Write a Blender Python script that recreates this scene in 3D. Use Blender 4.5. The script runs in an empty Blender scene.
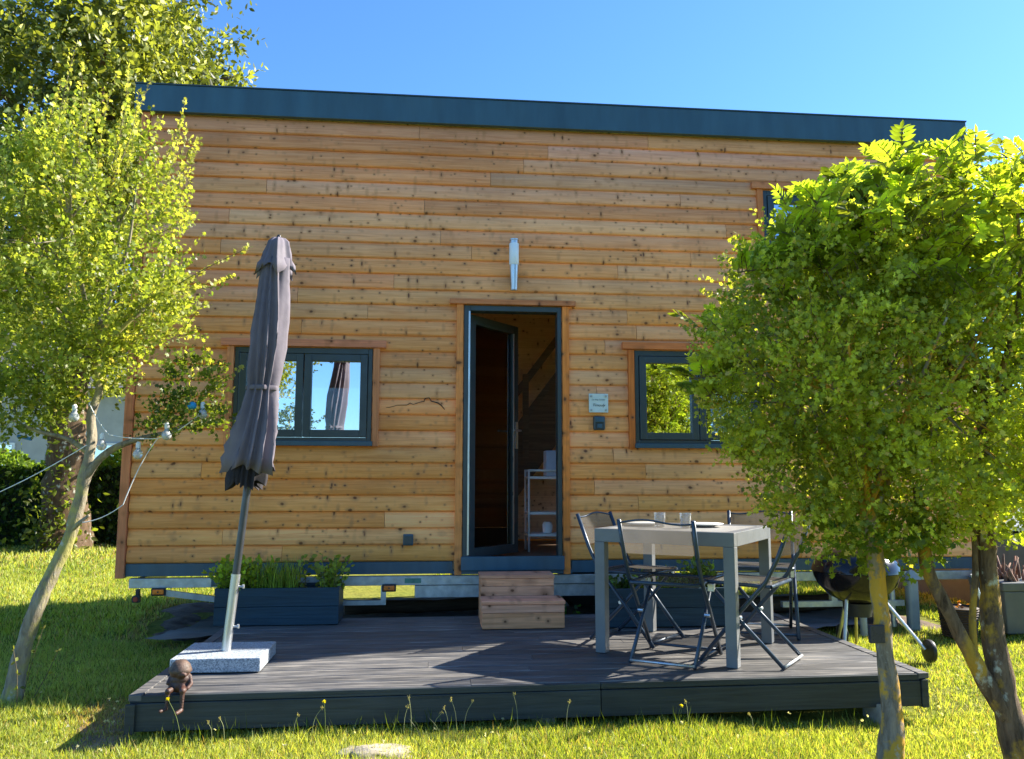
import bpy, math, random
import numpy as np
from mathutils import Vector, Matrix, noise as mnoise
random.seed(11); R = np.random.default_rng(11)
sc = bpy.context.scene
COL = sc.collection
PI = math.pi
rad = math.radians

# ------------------------------------------------------------------ helpers
ABS = {}
def tag(o, label=None, cat=None, group=None, kind=None):
    if label: o['label'] = label
    if cat: o['category'] = cat
    if group: o['group'] = group
    if kind: o['kind'] = kind
    return o
def thing(name, label, cat, loc=(0, 0, 0), rz=0, group=None):
    o = bpy.data.objects.new(name, None); COL.objects.link(o)
    o.empty_display_size = .1
    o.location = loc; o.rotation_euler = (0, 0, rz); ABS[o.name] = Vector(loc)
    return tag(o, label, cat, group)
def copy_tree(o, parent=None):
    c = o.copy(); COL.objects.link(c); c.parent = parent
    for ch in list(o.children): copy_tree(ch, c)
    return c

class MB:
    def __init__(s): s.v = []; s.f = []; s.c = []; s.cur = (1, 1, 1)
    def add(s, vs, fs):
        n = len(s.v); s.v += [tuple(p) for p in vs]; s.c += [s.cur] * len(vs)
        s.f += [tuple(i + n for i in f) for f in fs]; return s
    def box(s, x0, x1, y0, y1, z0, z1):
        return s.add([(x0,y0,z0),(x1,y0,z0),(x1,y1,z0),(x0,y1,z0),(x0,y0,z1),(x1,y0,z1),(x1,y1,z1),(x0,y1,z1)],
            [(0,3,2,1),(4,5,6,7),(0,1,5,4),(1,2,6,5),(2,3,7,6),(3,0,4,7)])
    def bar(s, p, q, w, h=None, up=(0, 0, 1)):
        h = h or w; p = Vector(p); q = Vector(q); d = (q - p).normalized(); u = Vector(up)
        if abs(d.dot(u)) > .98: u = Vector((0, 1, 0))
        a = d.cross(u).normalized(); b = a.cross(d)
        vs = []
        for c in (p, q):
            for i, j in ((-1,-1),(1,-1),(1,1),(-1,1)): vs.append(c + a*w/2*i + b*h/2*j)
        return s.add(vs, [(0,3,2,1),(4,5,6,7),(0,1,5,4),(1,2,6,5),(2,3,7,6),(3,0,4,7)])
    def tube(s, pts, r, n=8, cap=True, wob=0):
        pts = [Vector(p) for p in pts]; m = len(pts)
        rs = r if isinstance(r, (list, tuple)) else [r] * m
        vs = []; fs = []; ref = None
        for i, p in enumerate(pts):
            d = (pts[min(i+1, m-1)] - pts[max(i-1, 0)]).normalized()
            if ref is None: ref = Vector((0, 0, 1)) if abs(d.z) < .9 else Vector((1, 0, 0))
            a = d.cross(ref)
            if a.length < 1e-4: a = d.orthogonal()
            a.normalize(); b = d.cross(a); ref = -b if False else a.cross(d) * 1.0
            ref = b.cross(d) if False else ref
            for k in range(n):
                t = 2*PI*k/n; rr = rs[i]
                if wob: rr *= 1 + wob * mnoise.noise(p * 9 + Vector((math.cos(t), math.sin(t), 0)) * 1.3)
                vs.append(p + (a*math.cos(t) + b*math.sin(t)) * rr)
        for i in range(m-1):
            for k in range(n):
                k2 = (k+1) % n
                fs.append((i*n+k, i*n+k2, (i+1)*n+k2, (i+1)*n+k))
        if cap: fs.append(tuple(range(n))[::-1]); fs.append(tuple((m-1)*n+k for k in range(n)))
        return s.add(vs, fs)
    def lathe(s, prof, c, n=24, ax='z', a0=0, a1=2*PI):
        vs = []; fs = []; full = abs(a1 - a0 - 2*PI) < 1e-6; m = n if full else n + 1
        for r, h in prof:
            for k in range(m):
                t = a0 + (a1-a0)*k/n; x, y = r*math.cos(t), r*math.sin(t)
                vs.append({'z': (c[0]+x, c[1]+y, c[2]+h), 'y': (c[0]+x, c[1]+h, c[2]+y), 'x': (c[0]+h, c[1]+x, c[2]+y)}[ax])
        for i in range(len(prof)-1):
            for k in range(n):
                k2 = (k+1) % m
                fs.append((i*m+k, i*m+k2, (i+1)*m+k2, (i+1)*m+k))
        return s.add(vs, fs)
    def build(s, name, mat, parent=None, smooth=False, bevel=0, world=True, angle=35):
        me = bpy.data.meshes.new(name)
        off = ABS.get(parent.name, Vector()) if (parent is not None and world) else Vector()
        me.from_pydata([(v[0]-off.x, v[1]-off.y, v[2]-off.z) for v in s.v], [], s.f)
        a = me.color_attributes.new('col', 'FLOAT_COLOR', 'POINT')
        a.data.foreach_set('color', np.array([(c[0], c[1], c[2], 1) for c in s.c], dtype=np.float32).ravel())
        if mat: me.materials.append(mat)
        me.update()
        o = bpy.data.objects.new(name, me); COL.objects.link(o)
        if parent is not None:
            o.parent = parent; ABS[o.name] = off
        if smooth:
            me.polygons.foreach_set('use_smooth', [True]*len(me.polygons))
            if smooth == 'auto': me.set_sharp_from_angle(angle=rad(angle))
        if bevel:
            b = o.modifiers.new('bevel', 'BEVEL'); b.width = bevel; b.segments = 2; b.limit_method = 'ANGLE'
        return o

def nd(nt, t, **k):
    n = nt.nodes.new(t)
    for a, b in k.items():
        if a == 'ins':
            for i, v in b.items(): n.inputs[i].default_value = v
        else: setattr(n, a, b)
    return n
def base_mat(name):
    m = bpy.data.materials.new(name); m.use_nodes = True; nt = m.node_tree
    p = nt.nodes['Principled BSDF']; return m, nt, p
def mix(nt, f, a, b, mode='MIX'):
    n = nt.nodes.new('ShaderNodeMix'); n.data_type = 'RGBA'; n.blend_type = mode
    for s, v in ((0, f), (6, a), (7, b)):
        if hasattr(v, 'links') or hasattr(v, 'is_linked'): nt.links.new(v, n.inputs[s])
        else: n.inputs[s].default_value = v if s == 0 else (*v, 1) if len(v) == 3 else v
    return n.outputs[2]
def coords(nt, scale=(1, 1, 1), kind='Object', off=None):
    tc = nd(nt, 'ShaderNodeTexCoord'); mp = nd(nt, 'ShaderNodeMapping'); mp.inputs['Scale'].default_value = scale
    src = tc.outputs[kind]
    if off is not None:
        ad = nd(nt, 'ShaderNodeVectorMath', operation='ADD'); nt.links.new(src, ad.inputs[0]); nt.links.new(off, ad.inputs[1]); src = ad.outputs[0]
    nt.links.new(src, mp.inputs['Vector']); return mp.outputs[0]
def noise(nt, vec, scale=5, detail=3, rough=.55, dist=0):
    n = nd(nt, 'ShaderNodeTexNoise', ins={'Scale': scale, 'Detail': detail, 'Roughness': rough, 'Distortion': dist})
    if vec is not None: nt.links.new(vec, n.inputs['Vector'])
    return n.outputs['Fac']
def ramp(nt, fac, stops):
    r = nd(nt, 'ShaderNodeValToRGB'); e = r.color_ramp.elements
    while len(e) < len(stops): e.new(.5)
    for i, (p, c) in enumerate(stops):
        e[i].position = p; e[i].color = (*c, 1) if not isinstance(c, (int, float)) else (c, c, c, 1)
    nt.links.new(fac, r.inputs[0]); return r.outputs[0]
def bump(nt, p, h, strength=.3, dist=.01):
    b = nd(nt, 'ShaderNodeBump', ins={'Strength': strength, 'Distance': dist}); nt.links.new(h, b.inputs['Height'])
    nt.links.new(b.outputs[0], p.inputs['Normal'])
def simple(name, col, rough=.5, metal=0, var=.25, scale=8, bmp=.1, spec=.5, stretch=(1, 1, 1), dirt=None):
    m, nt, p = base_mat(name); v = coords(nt, stretch)
    n = noise(nt, v, scale, 5)
    dk = tuple(c*(1-var) for c in col); lt = tuple(min(1, c*(1+var)) for c in col)
    c = ramp(nt, n, [(.3, dk), (.7, lt)])
    if dirt:
        n2 = noise(nt, v, scale*.35, 4); f = ramp(nt, n2, [(.5, 0.), (.68, 1.)]); c = mix(nt, f, c, dirt)
    nt.links.new(c, p.inputs['Base Color'])
    p.inputs['Roughness'].default_value = rough; p.inputs['Metallic'].default_value = metal
    p.inputs['Specular IOR Level'].default_value = spec
    rr = ramp(nt, noise(nt, v, scale*2.3, 3), [(.3, max(.02, rough-.08)), (.7, min(1, rough+.1))]); nt.links.new(rr, p.inputs['Roughness'])
    if bmp: bump(nt, p, noise(nt, v, scale*6, 4), bmp, .004)
    return m

def wood_mat(name, light, dark, knots=True, long='x', rough=.62, zgrad=None, kscale=1.0, colvar=.16, bmp=.25, kcol=(.085, .03, .01)):
    m, nt, p = base_mat(name)
    at = nd(nt, 'ShaderNodeAttribute', attribute_name='col')
    sep = nd(nt, 'ShaderNodeSeparateColor'); nt.links.new(at.outputs['Color'], sep.inputs[0])
    sc_ = nd(nt, 'ShaderNodeVectorMath', operation='SCALE'); sc_.inputs['Scale'].default_value = 37.0; nt.links.new(at.outputs['Color'], sc_.inputs[0])
    st = {'x': (1.2, 14, 30), 'y': (14, 1.2, 30), 'z': (30, 14, 1.2)}[long]
    v = coords(nt, st, off=sc_.outputs[0])
    g = noise(nt, v, 2.0, 6, .6, .6)
    c = ramp(nt, g, [(.28, dark), (.62, light), (.85, tuple(min(1, x*1.08) for x in light))])
    # board to board variation
    vv = ramp(nt, sep.outputs[0], [(0, 1-colvar), (1, 1+colvar)])
    c = mix(nt, 1.0, c, vv, 'MULTIPLY')
    hs = nd(nt, 'ShaderNodeHueSaturation'); nt.links.new(c, hs.inputs['Color'])
    mr = nd(nt, 'ShaderNodeMapRange', ins={'To Min': .492, 'To Max': .502}); nt.links.new(sep.outputs[1], mr.inputs[0]); nt.links.new(mr.outputs[0], hs.inputs['Hue'])
    mr2 = nd(nt, 'ShaderNodeMapRange', ins={'To Min': .92, 'To Max': 1.1}); nt.links.new(sep.outputs[2], mr2.inputs[0]); nt.links.new(mr2.outputs[0], hs.inputs['Saturation'])
    c = hs.outputs[0]
    blo = noise(nt, coords(nt, (1, 1, 1)), 1.3, 4); c = mix(nt, 1.0, c, ramp(nt, blo, [(.3, .80), (.7, 1.1)]), 'MULTIPLY')
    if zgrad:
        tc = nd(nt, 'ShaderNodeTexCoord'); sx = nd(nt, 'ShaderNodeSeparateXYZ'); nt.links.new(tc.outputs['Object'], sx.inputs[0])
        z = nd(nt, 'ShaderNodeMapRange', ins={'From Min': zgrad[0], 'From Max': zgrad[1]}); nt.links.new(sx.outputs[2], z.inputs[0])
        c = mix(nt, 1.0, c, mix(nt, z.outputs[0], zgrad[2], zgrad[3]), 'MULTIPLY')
    if knots:
        for (kx, kz, th, seed) in ((5.5*kscale, 7.6*kscale, .11, 0), (9*kscale, 11*kscale, .105, 5.3), (13*kscale, 4.8*kscale, .12, 9.1), (15*kscale, 17*kscale, .12, 3.7)):
            ks = {'x': (kx, 0, kz), 'y': (0, kx, kz), 'z': (kz, 0, kx)}[long]
            kv = coords(nt, ks, off=sc_.outputs[0])
            ad = nd(nt, 'ShaderNodeVectorMath', operation='ADD'); ad.inputs[1].default_value = (seed, seed, seed); nt.links.new(kv, ad.inputs[0])
            wv = nd(nt, 'ShaderNodeTexNoise', ins={'Scale': 4., 'Detail': 2.}); nt.links.new(ad.outputs[0], wv.inputs['Vector'])
            ad2 = mix(nt, .07, ad.outputs[0], wv.outputs['Color'], 'ADD')
            vo = nd(nt, 'ShaderNodeTexVoronoi', ins={'Scale': 1., 'Randomness': 1.}); nt.links.new(ad2, vo.inputs['Vector'])
            f = ramp(nt, vo.outputs['Distance'], [(th*.55, 1.), (th, 0.)])
            rc = nd(nt, 'ShaderNodeSeparateColor'); nt.links.new(vo.outputs['Color'], rc.inputs[0])
            keep = ramp(nt, rc.outputs[0], [(.30, 0.), (.42, .85)])
            ff = mix(nt, 1.0, f, keep, 'MULTIPLY')
            halo = mix(nt, 1.0, ramp(nt, vo.outputs['Distance'], [(th*.9, .65), (th*2.6, 0.)]), keep, 'MULTIPLY')
            c = mix(nt, halo, c, tuple(x*.62 for x in dark)); c = mix(nt, ff, c, kcol)
    nt.links.new(c, p.inputs['Base Color'])
    p.inputs['Roughness'].default_value = rough; p.inputs['Specular IOR Level'].default_value = .3
    bump(nt, p, g, bmp, .006)
    return m

def leaf_mat(name, trans=.5, tmul=(1.25, 1.25, .45), rough=.42):
    m = bpy.data.materials.new(name); m.use_nodes = True; nt = m.node_tree; nt.nodes.remove(nt.nodes['Principled BSDF'])
    out = nt.nodes['Material Output']
    at = nd(nt, 'ShaderNodeAttribute', attribute_name='col')
    nz = noise(nt, coords(nt), 22, 3); c = mix(nt, 1.0, at.outputs['Color'], ramp(nt, nz, [(.3, .75), (.7, 1.25)]), 'MULTIPLY')
    p = nd(nt, 'ShaderNodeBsdfPrincipled'); nt.links.new(c, p.inputs['Base Color']); p.inputs['Roughness'].default_value = rough; p.inputs['Specular IOR Level'].default_value = .45
    t = nd(nt, 'ShaderNodeBsdfTranslucent'); nt.links.new(mix(nt, 1.0, c, tmul, 'MULTIPLY'), t.inputs[0])
    mx = nd(nt, 'ShaderNodeMixShader', ins={0: trans}); nt.links.new(p.outputs[0], mx.inputs[1]); nt.links.new(t.outputs[0], mx.inputs[2])
    nt.links.new(mx.outputs[0], out.inputs[0]); return m

# ------------------------------------------------------------------ numpy leaf clouds
LEAF = (np.array([(0,0,0),(.32,.27,.05),(.32,-.27,.05),(.68,.22,.05),(.68,-.22,.05),(1,0,-.02),(.5,0,-.02)]),
        [(0,2,6,),(0,6,1),(6,2,4),(6,4,5),(6,5,3),(6,3,1)])
LOBE = (np.array([(0,0,0),(.30,.10,.0),(.35,.42,.06),(.55,.16,.02),(.72,.30,.03),(1,0,-.03),(.72,-.30,.03),(.55,-.16,.02),(.35,-.42,.06),(.30,-.10,.0)]),
        [(0,9,1),(1,9,7),(1,7,3),(1,3,2),(9,8,7),(3,7,6),(3,6,4),(4,6,5)])
BLADE = (np.array([(0,.5,0),(0,-.5,0),(.55,.38,.05),(.55,-.38,.05),(1,0,.22)]), [(0,1,3),(0,3,2),(2,3,4)])
def unit(a): return a / np.maximum(np.linalg.norm(a, axis=-1, keepdims=True), 1e-9)
def cloud(name, tmpl, pos, d, size, col, mat, parent=None, width=1.0, nrm=None):
    T, F = tmpl; N = len(pos); K = len(T)
    d = unit(d); rnd = R.normal(size=(N, 3)) if nrm is None else nrm + R.normal(size=(N, 3))*.45
    s = unit(np.cross(d, rnd)); n = np.cross(s, d)
    size = np.broadcast_to(np.asarray(size, float), (N,)); w = np.broadcast_to(np.asarray(width, float), (N,))
    V = pos[:, None, :] + size[:, None, None] * (T[None, :, 0:1]*d[:, None, :] + T[None, :, 1:2]*w[:, None, None]*s[:, None, :] + T[None, :, 2:3]*n[:, None, :])
    V = V.reshape(-1, 3)
    if parent is not None: V = V - np.array(ABS[parent.name])
    Fa = np.array(F); fl = (Fa[None] + (np.arange(N)*K)[:, None, None]).reshape(-1)
    me = bpy.data.meshes.new(name); nf = N*len(F)
    me.vertices.add(len(V)); me.vertices.foreach_set('co', V.astype(np.float32).ravel())
    me.loops.add(nf*3); me.loops.foreach_set('vertex_index', fl.astype(np.int32))
    me.polygons.add(nf); me.polygons.foreach_set('loop_start', np.arange(0, nf*3, 3, dtype=np.int32))
    me.update(calc_edges=True)
    a = me.color_attributes.new('col', 'FLOAT_COLOR', 'POINT')
    cc = np.ones((N, K, 4), np.float32); cc[:, :, :3] = col[:, None, :]
    a.data.foreach_set('color', cc.ravel()); me.materials.append(mat)
    o = bpy.data.objects.new(name, me); COL.objects.link(o)
    if parent is not None: o.parent = parent; ABS[o.name] = ABS[parent.name]
    return o
def fnoise(P, s, seed=0):
    return np.array([mnoise.noise(Vector((p[0]*s+seed, p[1]*s+seed*.7, p[2]*s-seed))) for p in P])
def lobes_sample(lobes, n, shell=.6):
    vol = np.array([l[1][0]*l[1][1]*l[1][2] for l in lobes])**.75; idx = R.choice(len(lobes), n, p=vol/vol.sum())
    u = unit(R.normal(size=(n, 3))); r = R.random(n)**(1/3); r = np.where(R.random(n) < shell, .72+.3*R.random(n), r)
    C = np.array([l[0] for l in lobes])[idx]; S = np.array([l[1] for l in lobes])[idx]
    return C + u*S*r[:, None], u, r
def shoots(pos, d, length, per):
    """leaves set alternately along short twigs; returns leaf positions, directions and twig index"""
    n = len(pos); t = (np.arange(per)+.6)/per
    L = np.broadcast_to(np.asarray(length, float), (n,))
    P = pos[:, None] + d[:, None]*(t[None, :, None]*L[:, None, None])
    side = unit(np.cross(d, R.normal(size=(n, 3)))); sgn = np.where(np.arange(per) % 2, 1, -1)
    o2 = np.cross(d, side); ang = R.random((n, per))*1.2-.6
    sd = side[:, None]*(sgn[None, :, None]*np.cos(ang)[..., None]) + o2[:, None]*np.sin(ang)[..., None]
    D = unit(d[:, None]*.75 + sd + R.normal(size=(n, per, 3))*.25)
    return P.reshape(-1, 3), D.reshape(-1, 3), np.repeat(np.arange(n), per)

# ------------------------------------------------------------------ materials
M = {}
M['clad'] = wood_mat('larch cladding', (.99, .50, .235), (.76, .325, .13), zgrad=(.6, 4.3, (1.04, .98, .68), (.84, .80, .92)), colvar=.12)  # height tint: weathered greyer top, sunlit-ground bounce painted warm at the bottom
M['trim'] = wood_mat('oiled trim wood', (.72, .25, .09), (.48, .15, .05), knots=True, long='x', kscale=.6)
M['trimz'] = wood_mat('oiled trim wood upright', (.80, .30, .10), (.55, .18, .055), knots=True, long='z', kscale=.6)
M['step'] = wood_mat('step wood', (.86, .42, .24), (.52, .23, .12), kscale=.7, rough=.7)
M['inner'] = wood_mat('inner spruce boards', (.90, .72, .50), (.74, .55, .36))
M['stairw'] = wood_mat('stair wood', (.20, .125, .07), (.11, .065, .035), long='x', knots=False)
M['slate'] = simple('slate blue metal', (.034, .085, .125), .38, 0, .2, 3, .05, stretch=(2.5, 2.5, .5))
M['frame'] = simple('anthracite frame', (.032, .050, .058), .36, 0, .08, 5, .02)
M['planterb'] = wood_mat('blue stained planter', (.022, .060, .092), (.012, .036, .058), knots=False, rough=.5, bmp=.35)
M['deckface'] = wood_mat('charcoal deck board face', (.045, .055, .058), (.022, .028, .03), knots=False, rough=.5, bmp=.4)
M['galv'] = simple('galvanised steel', (.42, .45, .46), .42, .75, .25, 14, .05)
M['orange'] = simple('orange lens', (.9, .22, .02), .25, 0, .1, 30, 0)
M['black'] = simple('black plastic', (.018, .018, .02), .45, 0, .2, 20, .05)
M['enamel'] = simple('black enamel', (.012, .010, .012), .12, 0, .1, 6, .01)
M['alu'] = simple('brushed aluminium', (.55, .56, .57), .33, .85, .12, 30, .03, stretch=(1, 1, .1))
M['tableg'] = simple('grey powder coat', (.155, .16, .165), .42, 0, .10, 9, .04)
M['chairf'] = simple('dark chair tube', (.035, .055, .085), .33, .2, .1, 12, .02)
M['cloth'] = simple('parasol cloth', (.15, .13, .158), .8, 0, .14, 5, .35)
M['clothd'] = simple('parasol cloth dark', (.035, .03, .035), .9, 0, .1, 10, .2)
M['clothp'] = simple('parasol strap cloth', (.14, .12, .145), .85, 0, .1, 10, .2)
M['white'] = simple('white paint', (.75, .76, .76), .4, 0, .06, 10, .02)
M['opal'] = simple('opal glass', (.85, .88, .9), .2, 0, .03, 10, 0)
M['concrete'] = simple('rough concrete', (.34, .31, .26), .9, 0, .3, 12, .8)
M['stone'] = simple('field stone', (.34, .30, .23), .95, 0, .45, 14, 1.0, dirt=(.18, .15, .08))
M['soil'] = simple('dark soil', (.12, .08, .055), .95, 0, .6, 9, 1.0)
M['drysoil'] = simple('dry soil', (.22, .15, .09), .95, 0, .5, 7, 1.0)
M['rotwood'] = wood_mat('weathered timber', (.10, .07, .045), (.04, .028, .018), knots=False, rough=.85, bmp=.6)
M['statue'] = simple('carved brown wood', (.07, .03, .02), .55, 0, .55, 22, .4)
M['grayplastic'] = simple('dark grey plastic', (.10, .105, .10), .5, 0, .15, 7, .1)
M['palegrey'] = simple('pale grey plastic', (.30, .33, .32), .5, 0, .15, 7, .1)
M['yellow'] = simple('yellow stake', (.55, .42, .05), .6, 0, .3, 15, .1)
M['bark'] = None
def bark(name, c1, c2, lich=None, sc_=(9, 9, 2.2), lt=(.5, .6), b=.9):
    m, nt, p = base_mat(name); v = coords(nt, sc_)
    n = noise(nt, v, 3, 8, .7, .4); c = ramp(nt, n, [(.3, c1), (.72, c2)])
    if lich is not None:
        for col, s, sd in ((lich, 4.5, lt), ((.5, .5, .42), 11, (.60, .68))):
            f = ramp(nt, noise(nt, coords(nt, (1, 1, .7)), s, 6, .65), [(sd[0], 0.), (sd[1], .92)]); c = mix(nt, f, c, col)
    nt.links.new(c, p.inputs['Base Color']); p.inputs['Roughness'].default_value = .9; p.inputs['Specular IOR Level'].default_value = .2
    bump(nt, p, n, b, .02); return m
M['barkpale'] = bark('pale lichen bark', (.13, .10, .07), (.42, .37, .27), (.42, .38, .12))
M['barklich'] = bark('yellow lichen bark', (.12, .085, .055), (.42, .34, .25), (.66, .36, .035), lt=(.48, .53))
M['barkdark'] = bark('dark rough bark', (.045, .028, .018), (.26, .18, .12), (.46, .28, .04), lt=(.52, .60), b=1.)
M['barkbig'] = bark('brown bark', (.04, .026, .016), (.17, .11, .065), (.22, .2, .1), lt=(.6, .7), sc_=(4, 4, 1.1))
M['leaf'] = leaf_mat('leaf', .62, (1.35, 1.3, .5))
M['leafdense'] = leaf_mat('dense leaf', .60)
M['grass'] = leaf_mat('grass blade', .55, (1.3, 1.2, .35), .5)
M['twig'] = simple('twig', (.13, .10, .05), .8, 0, .2, 20, .2)

# deck boards: grooved charcoal composite, browned by wear
def deck_mat():
    m, nt, p = base_mat('grooved deck board')
    at = nd(nt, 'ShaderNodeAttribute', attribute_name='col'); s3 = nd(nt, 'ShaderNodeVectorMath', operation='SCALE'); s3.inputs['Scale'].default_value = 31; nt.links.new(at.outputs['Color'], s3.inputs[0])
    sep = nd(nt, 'ShaderNodeSeparateColor'); nt.links.new(at.outputs['Color'], sep.inputs[0])
    v = coords(nt, (1.5, 26, 1), off=s3.outputs[0]); g = noise(nt, v, 2.2, 7, .65, .4)
    c = ramp(nt, g, [(.28, (.018, .021, .027)), (.5, (.095, .094, .097)), (.72, (.33, .30, .265))])
    c = mix(nt, 1.0, c, ramp(nt, sep.outputs[0], [(0, .72), (1, 1.2)]), 'MULTIPLY')
    c = mix(nt, ramp(nt, noise(nt, coords(nt), 1.1, 5), [(.45, 0.), (.7, .55)]), c, (.07, .066, .062))
    nt.links.new(c, p.inputs['Base Color'])
    nt.links.new(ramp(nt, g, [(.3, .42), (.7, .62)]), p.inputs['Roughness'])
    tc = nd(nt, 'ShaderNodeTexCoord'); sx = nd(nt, 'ShaderNodeSeparateXYZ'); nt.links.new(tc.outputs['Object'], sx.inputs[0])
    w = nd(nt, 'ShaderNodeMath', operation='SINE'); mu = nd(nt, 'ShaderNodeMath', operation='MULTIPLY'); mu.inputs[1].default_value = 2*PI/.012
    nt.links.new(sx.outputs[1], mu.inputs[0]); nt.links.new(mu.outputs[0], w.inputs[0])
    ad = nd(nt, 'ShaderNodeMath', operation='ADD'); nt.links.new(w.outputs[0], ad.inputs[0]); nt.links.new(g, ad.inputs[1])
    bump(nt, p, ad.outputs[0], .35, .002); return m
M['deck'] = deck_mat()
def terrazzo():
    m, nt, p = base_mat('speckled granite'); v = coords(nt)
    vo = nd(nt, 'ShaderNodeTexVoronoi', ins={'Scale': 190.}); nt.links.new(v, vo.inputs['Vector'])
    s = nd(nt, 'ShaderNodeSeparateColor'); nt.links.new(vo.outputs['Color'], s.inputs[0])
    c = ramp(nt, s.outputs[0], [(.2, (.20, .23, .26)), (.45, (.33, .37, .41)), (.8, (.50, .54, .57))])
    nt.links.new(c, p.inputs['Base Color']); p.inputs['Roughness'].default_value = .45; return m
M['granite'] = terrazzo()
def pane_mat(name, tint, refl):
    m = bpy.data.materials.new(name); m.use_nodes = True; nt = m.node_tree; nt.nodes.remove(nt.nodes['Principled BSDF'])
    g = nd(nt, 'ShaderNodeBsdfGlossy', ins={'Roughness': .012, 'Color': (.93, .96, 1, 1)})
    bp = nd(nt, 'ShaderNodeBump', ins={'Strength': .02, 'Distance': .002}); nt.links.new(noise(nt, coords(nt), 3, 1), bp.inputs['Height']); nt.links.new(bp.outputs[0], g.inputs['Normal'])
    t = nd(nt, 'ShaderNodeBsdfTransparent', ins={'Color': (*tint, 1)})
    fr = nd(nt, 'ShaderNodeFresnel', ins={'IOR': 1.5}); mr = nd(nt, 'ShaderNodeMapRange', ins={'To Min': refl, 'To Max': 1.}); nt.links.new(fr.outputs[0], mr.inputs[0])
    mx = nd(nt, 'ShaderNodeMixShader'); nt.links.new(mr.outputs[0], mx.inputs[0]); nt.links.new(t.outputs[0], mx.inputs[1]); nt.links.new(g.outputs[0], mx.inputs[2])
    nt.links.new(mx.outputs[0], nt.nodes['Material Output'].inputs[0]); return m
M['pane'] = pane_mat('coated window glass', (.5, .53, .55), .62)
M['doorpane'] = pane_mat('door glass', (.85, .87, .85), .05)
def glass_mat():
    m, nt, p = base_mat('drinking glass'); p.inputs['Base Color'].default_value = (.93, .96, .97, 1); p.inputs['Roughness'].default_value = .03
    p.inputs['Transmission Weight'].default_value = .82; p.inputs['IOR'].default_value = 1.45; return m
M['glass'] = glass_mat()
def mesh_cloth():
    m = bpy.data.materials.new('textilene mesh'); m.use_nodes = True; nt = m.node_tree; nt.nodes.remove(nt.nodes['Principled BSDF'])
    c = ramp(nt, noise(nt, coords(nt), 8, 2), [(.3, (.15, .135, .12)), (.7, (.19, .17, .15))])
    d = nd(nt, 'ShaderNodeBsdfDiffuse'); t = nd(nt, 'ShaderNodeBsdfTranslucent'); nt.links.new(c, d.inputs[0]); nt.links.new(c, t.inputs[0])
    m1 = nd(nt, 'ShaderNodeMixShader', ins={0: .42}); nt.links.new(d.outputs[0], m1.inputs[1]); nt.links.new(t.outputs[0], m1.inputs[2])
    tr = nd(nt, 'ShaderNodeBsdfTransparent'); m2 = nd(nt, 'ShaderNodeMixShader', ins={0: .42}); nt.links.new(m1.outputs[0], m2.inputs[1]); nt.links.new(tr.outputs[0], m2.inputs[2])
    nt.links.new(m2.outputs[0], nt.nodes['Material Output'].inputs[0]); return m
M['mesh'] = mesh_cloth()
def lawn_mat():
    m, nt, p = base_mat('lawn soil and thatch'); v = coords(nt)
    a = noise(nt, v, 14, 8, .7); b = noise(nt, v, .9, 5)
    c = ramp(nt, a, [(.3, (.10, .13, .02)), (.7, (.30, .31, .05))]); c = mix(nt, ramp(nt, b, [(.45, 0.), (.75, .6)]), c, (.24, .20, .06))
    nt.links.new(c, p.inputs['Base Color']); p.inputs['Roughness'].default_value = 1; p.inputs['Specular IOR Level'].default_value = .1
    bump(nt, p, a, 1., .04); return m
M['lawn'] = lawn_mat()
M['membrane'] = simple('weed membrane', (.14, .14, .13), .75, 0, .35, 3, .5)
M['render'] = simple('pale house render', (.38, .38, .37), .9, 0, .1, 3, .3)
M['rooft'] = simple('grey slate roof', (.14, .13, .135), .7, 0, .3, 6, .5)
M['curtain'] = simple('pale curtain', (.5, .5, .52), .9, 0, .1, 5, .1)
M['basket'] = wood_mat('dark wicker', (.07, .04, .022), (.025, .014, .008), knots=False, bmp=.9)

def bcol(): return (random.random(), random.random(), random.random())

# ------------------------------------------------------------------ world, sun, camera
SUNV = Vector((1.35, .42, 1.0)).normalized()
w = bpy.data.worlds.new('World'); sc.world = w; w.use_nodes = True; nt = w.node_tree
sky = nd(nt, 'ShaderNodeTexSky'); sky.sky_type = 'NISHITA'; sky.sun_disc = False
sky.sun_elevation = math.asin(SUNV.z); sky.sun_rotation = math.atan2(SUNV.x, SUNV.y)
sky.air_density = 1.0; sky.dust_density = .3; sky.ozone_density = 2.2; sky.altitude = 50
tint = mix(nt, 1.0, sky.outputs[0], (.92, 1.50, 2.12), 'MULTIPLY'); nt.nodes[-1].clamp_result = False
bg = nt.nodes['Background']; nt.links.new(tint, bg.inputs[0]); bg.inputs[1].default_value = .15
sl = bpy.data.lights.new('sun', 'SUN'); sl.energy = 16.0; sl.angle = rad(.53); sl.color = (1, .93, .80)
so = bpy.data.objects.new('sun', sl); COL.objects.link(so); so.rotation_euler = SUNV.to_track_quat('Z', 'Y').to_euler(); so.location = (8, 6, 9)
cd = bpy.data.cameras.new('camera'); cam = bpy.data.objects.new('camera', cd); COL.objects.link(cam); sc.camera = cam
cd.sensor_width = 36; cd.lens = 819.8/1024*36; cd.clip_end = 600; cd.clip_start = .05
r2 = Vector((0.99515637, -0.09829221, 0.00155935)); u2 = Vector((-0.0133831, -0.11974793, 0.99271412)); fw = Vector((0.09738933, 0.98792665, 0.12048337))
mt = Matrix((r2, u2, -fw)).transposed().to_4x4(); mt.translation = (2.414, -6.754, 1.23); cam.matrix_world = mt
sc.view_settings.view_transform = 'Standard'; sc.view_settings.look = 'None'; sc.view_settings.exposure = 0
sc.render.engine = 'CYCLES'; sc.cycles.max_bounces = 8; sc.cycles.transparent_max_bounces = 12; sc.cycles.caustics_reflective = False; sc.cycles.caustics_refractive = False
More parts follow.
